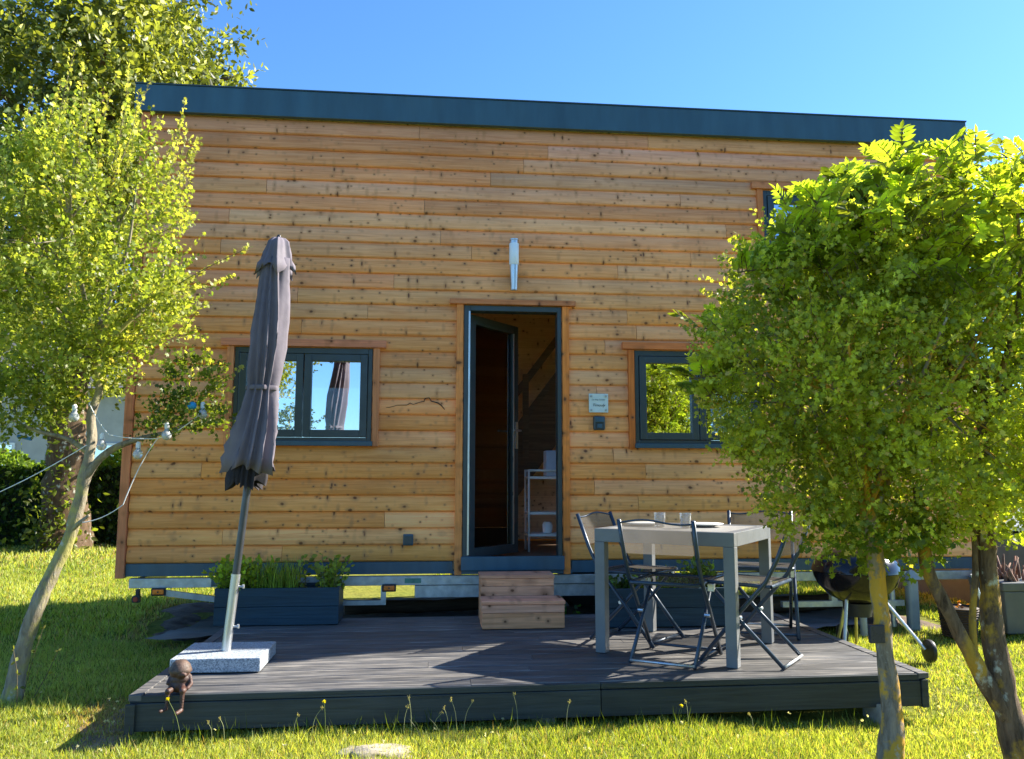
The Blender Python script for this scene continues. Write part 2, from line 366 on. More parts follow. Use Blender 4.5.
sc.cycles.sample_clamp_indirect = 4

# ------------------------------------------------------------------ ground
def gz(x, y):
    a = np.clip((x-3.4)/1.5, 0, 1); c = np.clip((-y-1.9)/.5, 0, 1)
    return .012*np.sin(x*1.7+y*.9) + .01*np.sin(y*2.3-x) - .016 - .065*a*a*(3-2*a)*c*c*(3-2*c)
def ground_z(x, y): return float(gz(x, y))+.004
b = MB(); xs = [-200, -60, -25, -12] + [i*.2-9 for i in range(120)] + [16, 30, 60, 200]; ys = [-200, -60, -25] + [i*.2-13 for i in range(132)] + [20, 40, 80, 300]
for y in ys:
    for x in xs: b.v.append((x, y, ground_z(x, y) if -9 < x < 14 and -12 < y < 12 else -.012)); b.c.append((1, 1, 1))
nx = len(xs); b.f = [(j*nx+i, j*nx+i+1, (j+1)*nx+i+1, (j+1)*nx+i) for j in range(len(ys)-1) for i in range(nx-1)]
tag(b.build('lawn', M['lawn'], smooth=True), kind='structure')

DECK = (.98, 5.11, -2.49, -.30)
def in_deck(x, y): return (x > .97) & (x < 5.13) & (y > -2.25) & (y < -.25)
def soil_edge(y):  # left edge of the bare strip under the trailer
    return .12 - .10*y + .05*np.sin(y*3.1) + .04*np.sin(y*7.7)
def soil_near(x): return np.where(x > 5.1, .0, np.maximum(-.45, .15-.55*x)) + .04*np.sin(x*9)
def in_soil(x, y): return (y > soil_near(x)) & (y < 1.75+.08*np.sin(x*5)) & (x > soil_edge(y)) & (x < 6.9)
def blades(n, x0, x1, y0, y1, h, wd, dens_noise, dry=.15):
    P = np.stack([R.uniform(x0, x1, n), R.uniform(y0, y1, n), np.zeros(n)], 1)
    keep = ~in_deck(P[:, 0], P[:, 1]) & ~in_soil(P[:, 0], P[:, 1]); P = P[keep]
    P[:, 2] = gz(P[:, 0], P[:, 1])
    return P
def grass_obj(sets):
    Ps = []; Ds = []; S = []; W = []; C = []
    for (n, x0, x1, y0, y1, h, wd) in sets:
        P = blades(n, x0, x1, y0, y1, h, wd, 0); n = len(P)
        nz = .5+.5*np.sin(P[:, 0]*5.1+2*np.sin(P[:, 1]*3.3))*np.sin(P[:, 1]*6.3+2*np.sin(P[:, 0]*2.1)); nz2 = .5+.5*np.sin(P[:, 0]*1.9+P[:, 1]*.7)*np.sin(P[:, 1]*1.3-P[:, 0]*.4)
        D = np.stack([R.normal(size=n)*.42, R.normal(size=n)*.42, np.ones(n)], 1)
        hh = h*(.45+.9*R.random(n))*(.6+.75*nz)
        # dry fringe beside the deck's left end and along the soil
        dry = ((P[:, 0] > .62+.1*np.sin(P[:, 1]*7)+.05*R.normal(size=n)) & (P[:, 0] < 1.0) & (P[:, 1] > -2.60) & (P[:, 1] < -1.75)) & (R.random(n) < .93)
        dry |= (P[:, 0] > soil_edge(P[:, 1])-.16) & (P[:, 0] < .95) & (P[:, 1] > soil_near(P[:, 0])-.18) & (P[:, 1] < 2.3) & (R.random(n) < .75)
        dry |= (P[:, 1] > 5.8) & (P[:, 0] < 1) & (R.random(n) < .35)
        base = np.array([.26, .34, .045]); lite = np.array([.56, .61, .17]); dk = np.array([.09, .15, .02]); br = np.array([.50, .38, .17])
        t = np.clip(.55*nz2+.45*R.random(n), 0, 1)[:, None]
        c = base*(1-t)+lite*t; m = R.random(n) < .22; c[m] = dk; m = R.random(n) < .10; c[m] = br; c[dry] = br*(.55+.6*R.random((dry.sum(), 1)))
        hh = np.where(dry, hh*.55, hh)
        Ps.append(P); Ds.append(D); S.append(hh); W.append(wd/np.maximum(hh, .01)*(.7+.6*R.random(n))); C.append(c)
    o = cloud('grass', BLADE, np.concatenate(Ps), np.concatenate(Ds), np.concatenate(S), np.concatenate(C), M['grass'], width=np.concatenate(W))
    return tag(o, 'bright yellow-green mown grass covering the lawn around the deck', 'grass', kind='stuff')
grass_obj([(120000, -.6, 6.2, -3.4, -2.35, .036, .0036), (75000, -1.2, 1.2, -2.4, 0, .036, .0045), (40000, 5.0, 8.2, -2.4, .6, .042, .005), (5000, -.6, 6.2, -3.4, -2.35, .06, .0034), (3000, -1.2, 1.2, -2.4, 0, .06, .004), (30000, 5.2, 9, 0, 2.6, .05, .007),
           (90000, -4.2, 1.2, 0, 5, .06, .009), (50000, -8, 2.5, 5, 11, .075, .016), (60000, 2.5, 12, 2.6, 11, .07, .014), (18000, 7.0, 12, -.5, 2.6, .06, .009)])
# taller seed-head stalks and rank grass against the front of the deck
n = 800; P = np.stack([R.uniform(.9, 5.2, n), -2.53+R.normal(size=n)*.035, np.full(n, -.01)], 1); P[:, 1] += (P[:, 0]-.98)*.021 - .02; P[:, 2] = gz(P[:, 0], P[:, 1])
P = P[(np.sin(P[:, 0]*6)+np.sin(P[:, 0]*13.7+1) + R.normal(size=n)*.8) > -.3]; n = len(P)
o = cloud('tall_grass', BLADE, P, np.stack([R.normal(size=n)*.3, R.normal(size=n)*.12, np.ones(n)], 1), .05+.08*R.random(n)**3, np.tile([.10, .15, .02], (n, 1))*(.5+R.random((n, 1))), M['grass'], width=.05)
tag(o, 'uncut tufts of rank grass along the foot of the deck', 'grass', kind='stuff')

b = MB(); n_ = 16
for j in range(n_+1):
    for i in range(n_+1):
        y = -2.62+.9*j/n_; x = .74+.05*math.sin(y*9)+.03*math.sin(y*23)+(.26-.05*math.sin(y*9))*i/n_
        b.v.append((x, y, float(gz(x, y))+.006)); b.c.append((1, 1, 1))
b.f = [(j*(n_+1)+i, j*(n_+1)+i+1, (j+1)*(n_+1)+i+1, (j+1)*(n_+1)+i) for j in range(n_) for i in range(n_)]
tag(b.build('dry_soil', M['drysoil'], smooth=True), kind='structure')
# soil strip and weed membrane under the house
b = MB(); ny = 34; nx = 44
for j in range(ny+1):
    for i in range(nx+1):
        u_ = (i/nx)**1.3; x = u_*6.95; y = float(soil_near(max(x, .12)))*(1-j/ny)+(1.80+.08*math.sin(x*5))*(j/ny); x += float(soil_edge(y))*(1-u_)-.04
        e = min(1, min(i/3, (nx-i)/2, j/2, (ny-j)/2)); z = -.03 + e*(.035+.025*mnoise.noise(Vector((x*3.1, y*3.1, 2)))+.03*mnoise.noise(Vector((x*9, y*9, 5))))
        if i < 5 and j > 6: z += .02*e
        b.v.append((x, y, z)); b.c.append((1, 1, 1))
b.f = [(j*(nx+1)+i, j*(nx+1)+i+1, (j+1)*(nx+1)+i+1, (j+1)*(nx+1)+i) for j in range(ny) for i in range(nx)]
tag(b.build('bare_soil', M['soil'], smooth=True), kind='structure')
b = MB(); ny = 40; nx = 70
for j in range(ny+1):
    for i in range(nx+1):
        y = -.33 + 1.95*j/ny; x = .42+.13*math.sin(y*2)+.04*j/ny + (5.6)*i/nx
        if j == 0: y += .03*math.sin(x*9)
        z = .055 + .035*mnoise.noise(Vector((x*2.2+y*1.5, y*2.6-x, 1))) + .028*abs(mnoise.noise(Vector((x*6+y*5, y*3, 7))))
        b.v.append((x, y, z)); b.c.append((1, 1, 1))
b.f = [(j*(nx+1)+i, j*(nx+1)+i+1, (j+1)*(nx+1)+i+1, (j+1)*(nx+1)+i) for j in range(ny) for i in range(nx)]
tag(b.build('weed_membrane', M['membrane'], smooth=True), kind='structure')
for (x0, y0, x1, y1, r, lab) in ((1.7, .55, 3.1, .75, .055, 'dark weathered timber beam lying under the house behind the left planter'), (5.0, .2, 6.6, .75, .07, 'dark weathered timber beam lying under the drawbar on the right')):
    b = MB(); b.cur = bcol(); m_ = 9
    b.tube([(x0+(x1-x0)*k/m_, y0+(y1-y0)*k/m_, .09+r*.7+.008*math.sin(k)) for k in range(m_+1)], [r*(1+.06*math.sin(k*2)) for k in range(m_+1)], 10)
    tag(b.build('timber_beam', M['rotwood'], smooth=True), lab, 'beam')

# ------------------------------------------------------------------ tiny house
def sheet_with_holes(mb, y0, y1, x0, x1, z0, z1, holes):
    X = sorted(set([x0, x1]+[h[0] for h in holes]+[h[1] for h in holes])); Z = sorted(set([z0, z1]+[h[2] for h in holes]+[h[3] for h in holes]))
    for xa, xb in zip(X, X[1:]):
        for za, zb in zip(Z, Z[1:]):
            if any(h[0] <= (xa+xb)/2 <= h[1] and h[2] <= (za+zb)/2 <= h[3] for h in holes): continue
            mb.box(xa, xb, y0, y1, za, zb)
HX0, HX1, HY1 = .0, 7.18, 2.40
ZB, ZC0, ZC1, ZT = .474, .573, 4.238, 4.465
house = thing('tiny_house', 'long wooden tiny house with horizontal larch boards and a slate blue flat roof edge', 'house', (0, 0, .47))
WIN = [('w0', .83, 1.93, 1.51, 2.29), ('w1', 4.12, 5.22, 1.505, 2.315), ('w2', 5.30, 6.40, 3.20, 3.765)]
DOOR = (2.676, 3.495, .50, 2.672)
openings = [(a, b_, c_, d_) for _, a, b_, c_, d_ in WIN] + [DOOR]
clad = MB(); ncs = 28; pitch = (ZC1-ZC0)/ncs
PROF = [(0.0, .012), (.02, .001), (.09, -.008), (.3, -.012), (.55, -.010), (.74, -.004), (.88, .004), (1.0, .012)]
def prof_y(t):
    for (t0, y0), (t1, y1) in zip(PROF, PROF[1:]):
        if t <= t1: return y0+(y1-y0)*(t-t0)/(t1-t0)
    return PROF[-1][1]
for i in range(ncs):
    z0 = ZC0 + i*pitch
    cuts = []; x = HX0+.07 + random.uniform(.5, 4.2)
    while x < HX1-.5: cuts.append(x); x += random.choice([2.1, 2.8, 3.4, 4.2]) + random.uniform(-.3, .3)
    ends = [HX0+.07] + cuts + [HX1-.06]
    for a, c in zip(ends, ends[1:]):
        clad.cur = bcol(); dz = random.uniform(-.0015, .0015)
        bp = sorted(set([a, c] + [v for o_ in openings for v in o_[:2] if a < v < c]))
        for xa, xb in zip(bp, bp[1:]):
            xm = (xa+xb)/2; rng = [(z0, z0+pitch)]
            for o_ in openings:
                if o_[0] < xm < o_[1]:
                    nr = []
                    for (p0, p1) in rng:
                        if o_[3] <= p0 or o_[2] >= p1: nr.append((p0, p1)); continue
                        if o_[2] > p0: nr.append((p0, o_[2]))
                        if o_[3] < p1: nr.append((o_[3], p1))
                    rng = nr
            for (p0, p1) in rng:
                ts = sorted(set([(p0-z0)/pitch, (p1-z0)/pitch] + [t for t, _ in PROF if (p0-z0)/pitch < t < (p1-z0)/pitch]))
                ga = .0015 if abs(xa-a) < 1e-6 else 0; gb = .0015 if abs(xb-c) < 1e-6 else 0
                nseg = max(1, int((xb-xa)/.25)); vs = []
                for k in range(nseg+1):
                    xx = xa+ga + (xb-gb-xa-ga)*k/nseg; wv = .0022*mnoise.noise(Vector((xx*1.3, i*7.1, a)))
                    for t in ts:
                        zz = z0+pitch*t; vs.append((xx, prof_y(t)+wv*(1 if t < .9 else 0), zz + (dz+wv*.8)*(1 if .02 < t < .95 else 0)))
                    vs.append((xx, .032, z0+pitch*ts[-1])); vs.append((xx, .032, z0+pitch*ts[0]))
                m_ = len(ts)+2
                fs = [(k*m_+q, (k+1)*m_+q, (k+1)*m_+(q+1) % m_, k*m_+(q+1) % m_) for k in range(nseg) for q in range(m_)]
                fs += [tuple(range(m_)), tuple(nseg*m_+q for q in range(m_))[::-1]]
                clad.add(vs, fs)
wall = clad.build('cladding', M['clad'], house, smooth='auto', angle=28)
# inner shell behind the cladding: front lining with holes, sides, back, floor, ceiling
b = MB(); sheet_with_holes(b, .034, .12, HX0+.02, HX1-.02, ZB+.03, ZT-.03, openings); b.build('front_lining', M['inner'], house)
b = MB()
for i in range(31):
    z0 = ZC0 + i*.118
    b.cur = bcol()
    if 4 <= i < 14:  # unseen openings added in the back wall to let sun inside
        for (a, c) in ((HX0+.02, .3), (1.7, 5.6), (6.9, HX1-.02)): b.box(a, c, HY1-.05, HY1-.02, z0, z0+.118)
    else: b.box(HX0+.02, HX1-.02, HY1-.05+.002*(i % 2), HY1-.02, z0, z0+.118)
b.build('back_wall', M['inner'], house)
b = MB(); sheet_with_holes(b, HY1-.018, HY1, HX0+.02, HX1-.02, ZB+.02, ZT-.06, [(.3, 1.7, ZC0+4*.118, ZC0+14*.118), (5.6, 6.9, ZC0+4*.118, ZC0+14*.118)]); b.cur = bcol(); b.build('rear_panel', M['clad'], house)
for xa in (HX0+.0, HX1-.06):
    b = MB()
    for i in range(ncs):
        b.cur = bcol(); za, zb = ZC0+i*pitch, ZC0+(i+1)*pitch
        for (ya, yb_) in ((.125, HY1-.055),): b.box(xa+.015+.002*(i % 2), xa+.055, ya, yb_, za, zb)
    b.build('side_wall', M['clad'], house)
b = MB(); b.cur = bcol(); b.box(HX0+.03, HX1-.03, .04, HY1-.06, ZB+.03, .56); b.build('floor', M['stairw'], house)
b = MB(); b.cur = bcol(); b.box(HX0+.03, HX1-.03, .04, HY1-.06, 4.30, 4.34); b.build('ceiling', M['inner'], house)
b = MB(); b.box(HX0-.03, HX1+.05, .0, HY1+.05, 4.40, 4.44); b.build('roof', M['slate'], house)
b = MB(); b.box(HX0-.05, HX1+.045, -.06, -.012, ZC1-.002, ZT); b.box(HX0-.05, HX0-.01, -.012, HY1+.06, ZC1, ZT); b.box(HX1+.01, HX1+.045, -.012, HY1+.06, ZC1, ZT)
b.build('roof_fascia', M['slate'], house, bevel=.004)
b = MB(); b.box(HX0-.055, HX1+.05, -.066, .0, ZT+.001, ZT+.012); b.build('roof_edge_trim', M['frame'], house)
b = MB(); b.box(HX0+.07, DOOR[0]-.075, -.004, .033, ZB, ZC0-.004); b.box(DOOR[1]+.075, HX1-.06, -.004, .033, ZB, ZC0-.004); b.build('base_board', M['slate'], house, bevel=.002)
for xa, z0, z1 in ((HX0, .462, ZC1), (HX1-.06, .462, ZC1)):
    b = MB(); b.cur = bcol(); b.box(xa, xa+.066, -.028, .033, z0, z1); b.build('corner_trim', M['trimz'], house, bevel=.003)
# windows
for wi, (nm, x0, x1, z0, z1) in enumerate(WIN):
    b = MB(); fr = .035
    for (a, c, d, e) in ((x0, x0+fr, z0, z1), (x1-fr, x1, z0, z1), (x0+fr, x1-fr, z1-fr-.012, z1), (x0+fr, x1-fr, z0, z0+.05)): b.box(a, c, -.018, .06, d, e)
    win = b.build('window', M['frame'], house, bevel=.003)
    xm = (x0+x1)/2
    for s, (a, c) in enumerate(((x0+fr+.004, xm-.004), (xm+.004, x1-fr-.004))):
        b = MB(); q = .058; za, zb = z0+.054, z1-fr-.016
        for (p, q2, d, e) in ((a, a+q, za, zb), (c-q, c, za, zb), (a+q, c-q, zb-q, zb), (a+q, c-q, za, za+q)): b.box(p, q2, -.028, .045, d, e)
        b.build('sash', M['frame'], win, bevel=.004)
        b = MB(); b.box(a+q-.006, c-q+.006, .005, .012, za+q-.006, zb-q+.006); b.build('pane', M['pane'], win)
    b = MB(); b.box(x0-.012, x1+.012, -.062, -.0195, z0-.018, z0+.02); b.build('sill', M['slate'], win, bevel=.003)
    b = MB(); b.cur = bcol(); b.box(x0-.108, x1+.108, -.05, -.006, z1+.006, z1+.066); b.build('lintel_board', M['trim'], win, bevel=.003)
    for a in (x0-.058, x1+.006):
        b = MB(); b.cur = bcol(); b.box(a, a+.052, -.036, .02, z0-.02, z1+.004); b.build('side_trim', M['trimz'], win, bevel=.003)
    b = MB()   # pale curtain inside, softly folded
    vs = []; n_ = 60
    for k in range(n_+1):
        xx = x0+.02+(x1-x0-.04)*k/n_; yy = .17+.02*math.sin(k*1.1)
        vs += [(xx, yy, z0-.1), (xx, yy, z1+.02)]
    if wi == 2:
        b.add(vs, [(2*k, 2*k+2, 2*k+3, 2*k+1) for k in range(n_)]); b.build('curtain', M['curtain'], win, smooth=True)
# door frame and leaf
x0, x1, z0, z1 = DOOR
b = MB(); fr = .05
for (a, c, d, e) in ((x0, x0+fr, z0+.07, z1), (x1-.034, x1, z0+.07, z1), (x0+fr, x1-.034, z1-.045, z1), (x0, x1, z0, z0+.07)): b.box(a, c, -.022, .10, d, e)
dfr = b.build('door_frame', M['frame'], house, bevel=.003)
b = MB(); b.box(x0-.01, x1+.01, -.055, -.023, z0+.0, z0+.11); b.build('threshold', M['slate'], dfr, bevel=.004)
b = MB(); b.box(x0+.038, x0+.052, -.027, -.0225, z0+.12, z1-.05); b.build('seal_strip', M['alu'], dfr)
b = MB(); b.box(x0-.075, x1+.078, -.03, .0, z0-.03+.0, z0-.002); b.build('frame_foot', M['slate'], dfr)
b = MB(); b.cur = bcol(); b.box(x0-.12, x1+.118, -.055, -.006, z1+.006, z1+.05); b.build('lintel_board', M['trim'], dfr, bevel=.003)
for a in (x0-.062, x1+.006):
    b = MB(); b.cur = bcol(); b.box(a, a+.056, -.038, .025, ZB-.01, z1+.004); b.build('side_trim', M['trimz'], dfr, bevel=.003)
door = thing('door_leaf_tmp', 'x', 'x'); bpy.data.objects.remove(door)
ph = rad(50); H = Vector((x0+fr+.01, .07, 0)); e1 = Vector((math.cos(ph), math.sin(ph), 0)); e2 = Vector((-math.sin(ph), math.cos(ph), 0))
def dbox(mb, a, c, t0, t1, d, e):
    vs = []
    for z in (d, e):
        for (u, t) in ((a, t0), (c, t0), (c, t1), (a, t1)):
            p = H+e1*u+e2*t; vs.append((p.x, p.y, z))
    mb.add(vs, [(0,3,2,1),(4,5,6,7),(0,1,5,4),(1,2,6,5),(2,3,7,6),(3,0,4,7)])
LZ0, LZ1, LW = .585, 2.615, .72
b = MB(); q = .075
for (a, c, d, e) in ((0, q, LZ0, LZ1), (LW-q, LW, LZ0, LZ1), (q, LW-q, LZ1-q, LZ1), (q, LW-q, LZ0, LZ0+q)): dbox(b, a, c, 0, .06, d, e)
leaf = b.build('door', M['frame'], house, bevel=.003)
b = MB(); dbox(b, q-.005, LW-q+.005, .026, .034, LZ0+q-.005, LZ1-q+.005); b.build('pane', M['doorpane'], leaf)
b = MB(); dbox(b, LW-q-.012, LW-q+.004, -.006, -.001, LZ0+q, LZ1-q); b.build('glazing_strip', M['alu'], leaf)
b = MB(); dbox(b, LW-.055, LW-.02, -.012, -.001, 1.50, 1.74)
p0 = H+e1*(LW-.04)+e2*-.012; p1 = p0-e2*.045; p2 = p1-e1*.12
b.tube([(p0.x, p0.y, 1.66), (p1.x, p1.y, 1.66)], .009); b.tube([(p1.x, p1.y, 1.66), (p2.x, p2.y, 1.66)], .009)
dbox(b, LW+.001, LW+.006, .015, .045, 1.45, 1.85)
b.build('handle', M['alu'], leaf, smooth='auto')

# things on the facade
lamp = thing('wall_lamp', 'cone-shaped steel wall lamp with white opal top above the door', 'wall lamp', (3.10, -.07, 2.78))
b = MB(); b.lathe([(0, 3.055-.0), (.038, 3.055), (.041, 3.06), (.041, 3.235), (.038, 3.24), (0, 3.24)], (3.087, -.085, -.045), 20); b.build('diffuser', M['opal'], lamp, smooth='auto')
b = MB(); b.lathe([(0, 3.24), (.034, 3.241), (.034, 3.265), (.04, 3.266), (.04, 3.275), (0, 3.278)], (3.087, -.085, -.045), 20); b.build('cap', M['alu'], lamp, smooth='auto')
b = MB(); b.lathe([(0, 2.835), (.027, 2.84), (.035, 3.0), (.037, 3.054), (0, 3.0545)], (3.087, -.085, -.045), 20); b.build('lamp_body', M['alu'], lamp, smooth='auto')
b = MB(); b.box(3.067, 3.107, -.045, -.008, 2.86, 2.97); b.build('bracket', M['alu'], lamp, bevel=.004)
pq = thing('name_plaque', 'square pale glass plaque with script lettering and four screws right of the door', 'sign', (3.805, -.03, 1.86))
b = MB(); b.box(3.722, 3.886, -.034, -.026, 1.782, 1.940); b.build('plate', simple('frosted plate', (.62, .72, .68), .25, 0, .05, 4, 0), pq, bevel=.003)
for sx in (3.742, 3.866):
    for sz in (1.803, 1.919):
        b = MB(); b.lathe([(0, -.0445), (.008, -.0445), (.009, -.041), (.009, -.010)], (sx, 0, sz), 12, 'y'); b.build('screw', M['alu'] if False else M['galv'], pq, smooth='auto')
def text_mesh(body, size, loc, parent, mat, name='lettering', shear=.35):
    cu = bpy.data.curves.new('t', 'FONT'); cu.body = body; cu.size = size; cu.extrude = .0006; cu.shear = shear; cu.align_x = 'CENTER'
    o = bpy.data.objects.new('t', cu); COL.objects.link(o); dg = bpy.context.evaluated_depsgraph_get(); me = bpy.data.meshes.new_from_object(o.evaluated_get(dg)); bpy.data.objects.remove(o)
    off = ABS[parent.name]
    for v in me.vertices:
        x, y, z = v.co; v.co = (loc[0]+x-off.x, loc[1]-z-off.y, loc[2]+y-off.z)
    me.name = name; me.materials.clear(); me.materials.append(mat); q = bpy.data.objects.new(name, me); COL.objects.link(q); q.parent = parent; return q
text_mesh('La tiny house', .021, (3.802, -.0352, 1.884), pq, simple('grey print', (.18, .25, .25), .6, 0, .05, 5, 0), shear=.2)
text_mesh('Timouly', .033, (3.802, -.0352, 1.833), pq, M['frame'], shear=.45)
kb = thing('key_safe', 'small dark grey key safe on the boards below the plaque', 'key box', (3.806, -.03, 1.63))
b = MB(); b.box(3.757, 3.855, -.055, -.012, 1.634, 1.752); b.build('body', M['frame'], kb, bevel=.012)
b = MB(); b.box(3.768, 3.844, -.066, -.056, 1.70, 1.742); b.box(3.785, 3.827, -.064, -.056, 1.65, 1.685); b.build('cover', M['slate'], kb, bevel=.005)
sk = thing('outdoor_socket', 'small square blue-grey outdoor socket low on the boards left of the door', 'socket', (2.24, -.03, .70))
b = MB(); b.box(2.203, 2.283, -.05, -.012, .702, .79); b.build('housing', M['slate'], sk, bevel=.006)
b = MB(); b.box(2.21, 2.276, -.06, -.051, .712, .775); b.build('flap', M['frame'], sk, bevel=.004)
# thin crack-like wire on the boards
b = MB(); pts = [(386,1.807),(390,1.81),(397,1.828),(407,1.83),(410,1.846),(413,1.835),(420,1.855),(424,1.862),(425,1.885),(429,1.892),(431,1.865),(438,1.850),(441,1.832),(445,1.795)]
b.tube([(2.045+(x_-386)/59*.48, -.0135, z_-.0) for x_, z_ in pts], [.0016, .002, .0022, .003, .004, .002, .003, .004, .0045, .004, .0045, .005, .005, .002], 5)
tag(b.build('mountain_outline', simple('dark brown line', (.035, .018, .01), .7, 0, .1, 9, 0)), 'thin dark wavy mountain outline on the board between left window and door', 'ornament')

# interior
st = thing('staircase', 'dark wooden staircase rising to the right behind the open door', 'staircase', (3.3, 2.2, .56))
sx0, sz0, sx1, sz1 = 2.72, .57, 4.55, 3.0
for yy, hh_ in ((1.62, .40), (2.32, .22)):
    b = MB(); b.cur = bcol(); b.bar((sx0, yy, sz0+.05), (sx1, yy, sz1+.05), .035, hh_); b.build('stringer', M['stairw'], st)
for k in range(9):
    t = (k+.6)/9.5; b = MB(); b.cur = bcol(); xx = sx0+(sx1-sx0)*t; zz = sz0+(sz1-sz0)*t+.06; b.box(xx-.1, xx+.12, 1.64, 2.30, zz, zz+.03); b.build('tread', M['stairw'], st)
b = MB(); b.cur = bcol(); b.bar((sx0+.05, 1.60, sz0+.85), (sx1, 1.60, sz1+.80), .035, .07); b.build('handrail', M['stairw'], st)
b = MB(); b.cur = bcol(); b.bar((sx0+.05, 1.60, sz0+.48), (sx1, 1.60, sz1+.43), .03, .06); b.build('rail', M['stairw'], st)
for t in (.08, .36, .64, .92):
    b = MB(); b.cur = bcol(); xx = sx0+(sx1-sx0)*t; zz = sz0+(sz1-sz0)*t; b.box(xx-.03, xx+.03, 1.58, 1.615, zz, zz+.86); b.build('baluster', M['stairw'], st)
tr = thing('trolley', 'white tubular trolley with three shelves just inside the door', 'trolley', (3.6, 1.05, .56))
for xx in (3.33, 3.78):
    for yy in (.92, 1.2): b = MB(); b.tube([(xx, yy, .56), (xx, yy, 1.32)], .011); b.build('leg', M['white'], tr, smooth=True)
for zz in (.70, .90, 1.23): b = MB(); b.box(3.32, 3.79, .91, 1.21, zz, zz+.025); b.build('shelf', M['white'], tr, bevel=.004)
for yy in (.92, 1.2): b = MB(); b.tube([(3.33, yy, 1.31), (3.78, yy, 1.31)], .011); b.build('rail', M['white'], tr, smooth=True)
b = MB(); b.box(3.50, 3.74, .96, 1.16, 1.257, 1.50)
tag(b.build('storage_box', simple('pale blue box', (.45, .52, .68), .6, 0, .1, 8, .1), bevel=.01), 'pale blue storage box on top of the white trolley', 'box')
b = MB(); b.lathe([(0, .727), (.045, .727), (.05, .80), (.035, .83), (0, .83)], (3.52, 1.03, 0), 16)
tag(b.build('jar', M['white'], smooth='auto'), 'small white jar on the lowest shelf of the trolley', 'jar')

# ------------------------------------------------------------------ trailer under the house
trl = thing('trailer_chassis', 'galvanised steel trailer chassis carrying the wooden house', 'trailer', (3.5, 1.2, .1))
b = MB(); b.box(.10, 7.1, -.002, .06, .385, .458); b.build('side_rail', M['galv'], trl, bevel=.003)
b = MB(); b.box(.10, 7.1, 2.4, 2.46, .385, .458); b.build('side_rail', M['galv'], trl, bevel=.003)
b = MB(); b.box(2.30, 4.6, .01, .07, .285, .382); b.build('axle_beam', M['galv'], trl, bevel=.003)
for xx in (.12, 1.3, 2.6, 3.9, 5.2, 6.5): b = MB(); b.box(xx, xx+.05, .062, 2.398, .39, .45); b.build('cross_member', M['galv'], trl)
b = MB(); b.bar((.30, -.04, .365), (1.05, .12, .235), .03, .045); b.build('prop_stand', M['galv'], trl)
b = MB(); b.box(2.035, 2.075, -.04, -.004, .24, .384); b.box(1.55, 2.034, -.04, -.004, .24, .275); b.build('prop_stand', M['galv'], trl)
for xx, zz in ((.34, .362), (2.10, .372)):
    b = MB(); b.box(xx-.055, xx+.055, -.055, -.042, zz-.03, zz+.03); lm = b.build('marker_light', M['black'], trl, bevel=.008)
    b = MB(); b.box(xx-.042, xx+.042, -.066, -.0555, zz-.018, zz+.018); b.build('lens', M['orange'], lm, bevel=.006)
    b = MB(); b.lathe([(0, -.069), (.007, -.069), (.007, -.0665)], (xx, 0, zz), 10, 'y'); b.build('reflector', M['black'], lm)
b = MB(); b.box(.17, .20, -.055, -.02, .31, .384); b.box(.15, .21, -.07, -.03, .285, .335); rl = b.build('tail_light', M['black'], trl, bevel=.006)
b = MB(); b.lathe([(0, -.078), (.018, -.078), (.02, -.071)], (.18, 0, .31), 12, 'y'); b.build('lens', simple('red lens', (.35, .03, .02), .3), rl)
# lettered green sticker
for xx in (2.22,):
    b = MB(); b.box(xx, xx+.13, -.006, -.003, .402, .440); b.build('sticker', simple('green sticker', (.08, .24, .18), .4, 0, .2, 40, 0), trl)
b = MB(); b.box(.72, .87, -.006, -.003, .392, .452); b.build('sticker', M['slate'], trl)
# low frame carrying on to the right
b = MB(); b.box(5.3, 6.35, -.12, -.07, .19, .235); b.box(5.72, 5.77, -.119, -.071, .236, .384); b.bar((6.1, -.095, .2), (6.22, -.095, .06), .03); b.build('drawbar_frame', M['galv'], trl)
b = MB(); b.tube([(6.26, -.095, .02), (6.26, -.095, .38)], .022); b.build('corner_jack', M['galv'], trl, smooth='auto')
b = MB()
for k in range(2):
    b.lathe([(.0, -.09), (.17, -.09), (.26, -.08), (.29, -.05), (.29, .05), (.26, .08), (.17, .09), (0, .09)], (3.15+k*.75, 1.0, .29), 28, 'y')
b.build('wheel', M['black'], trl, smooth='auto')

# ------------------------------------------------------------------ deck
dk = thing('deck', 'low charcoal grooved-board deck in front of the house', 'deck', (3.05, -1.4, 0))
def skew(mb, f=.021):
    mb.v = [(x, y + (x-.98)*f*max(0, min(1, (-.3-y)/2.19)), z) for x, y, z in mb.v]; return mb
b = MB(); nb = 15; dy0, dy1 = -2.46, -.30; bw = (dy1-dy0)/nb
for i in range(nb):
    y0 = dy0+i*bw; cuts = [1.045, random.uniform(2.2, 4.1) if i % 2 else random.uniform(2.5, 3.2), 5.05]
    for a, c in zip(cuts, cuts[1:]):
        b.cur = bcol(); zz = .188+random.uniform(-.001, .001); m0 = len(b.v)
        n_ = 8; vs = []
        for k in range(n_+1):
            xx = a+.001+(c-a-.002)*k/n_
            vs += [(xx, y0+.005, zz-.028), (xx, y0+.005, zz-.004), (xx, y0+.010, zz), (xx, y0+bw-.010, zz), (xx, y0+bw-.005, zz-.004), (xx, y0+bw-.005, zz-.028)]
        b.add(vs, [(k*6+q, (k+1)*6+q, (k+1)*6+(q+1) % 6, k*6+(q+1) % 6) for k in range(n_) for q in range(6)] + [tuple(range(6)), tuple(n_*6+q for q in range(6))[::-1]])
skew(b).build('deck_boards', M['deck'], dk)
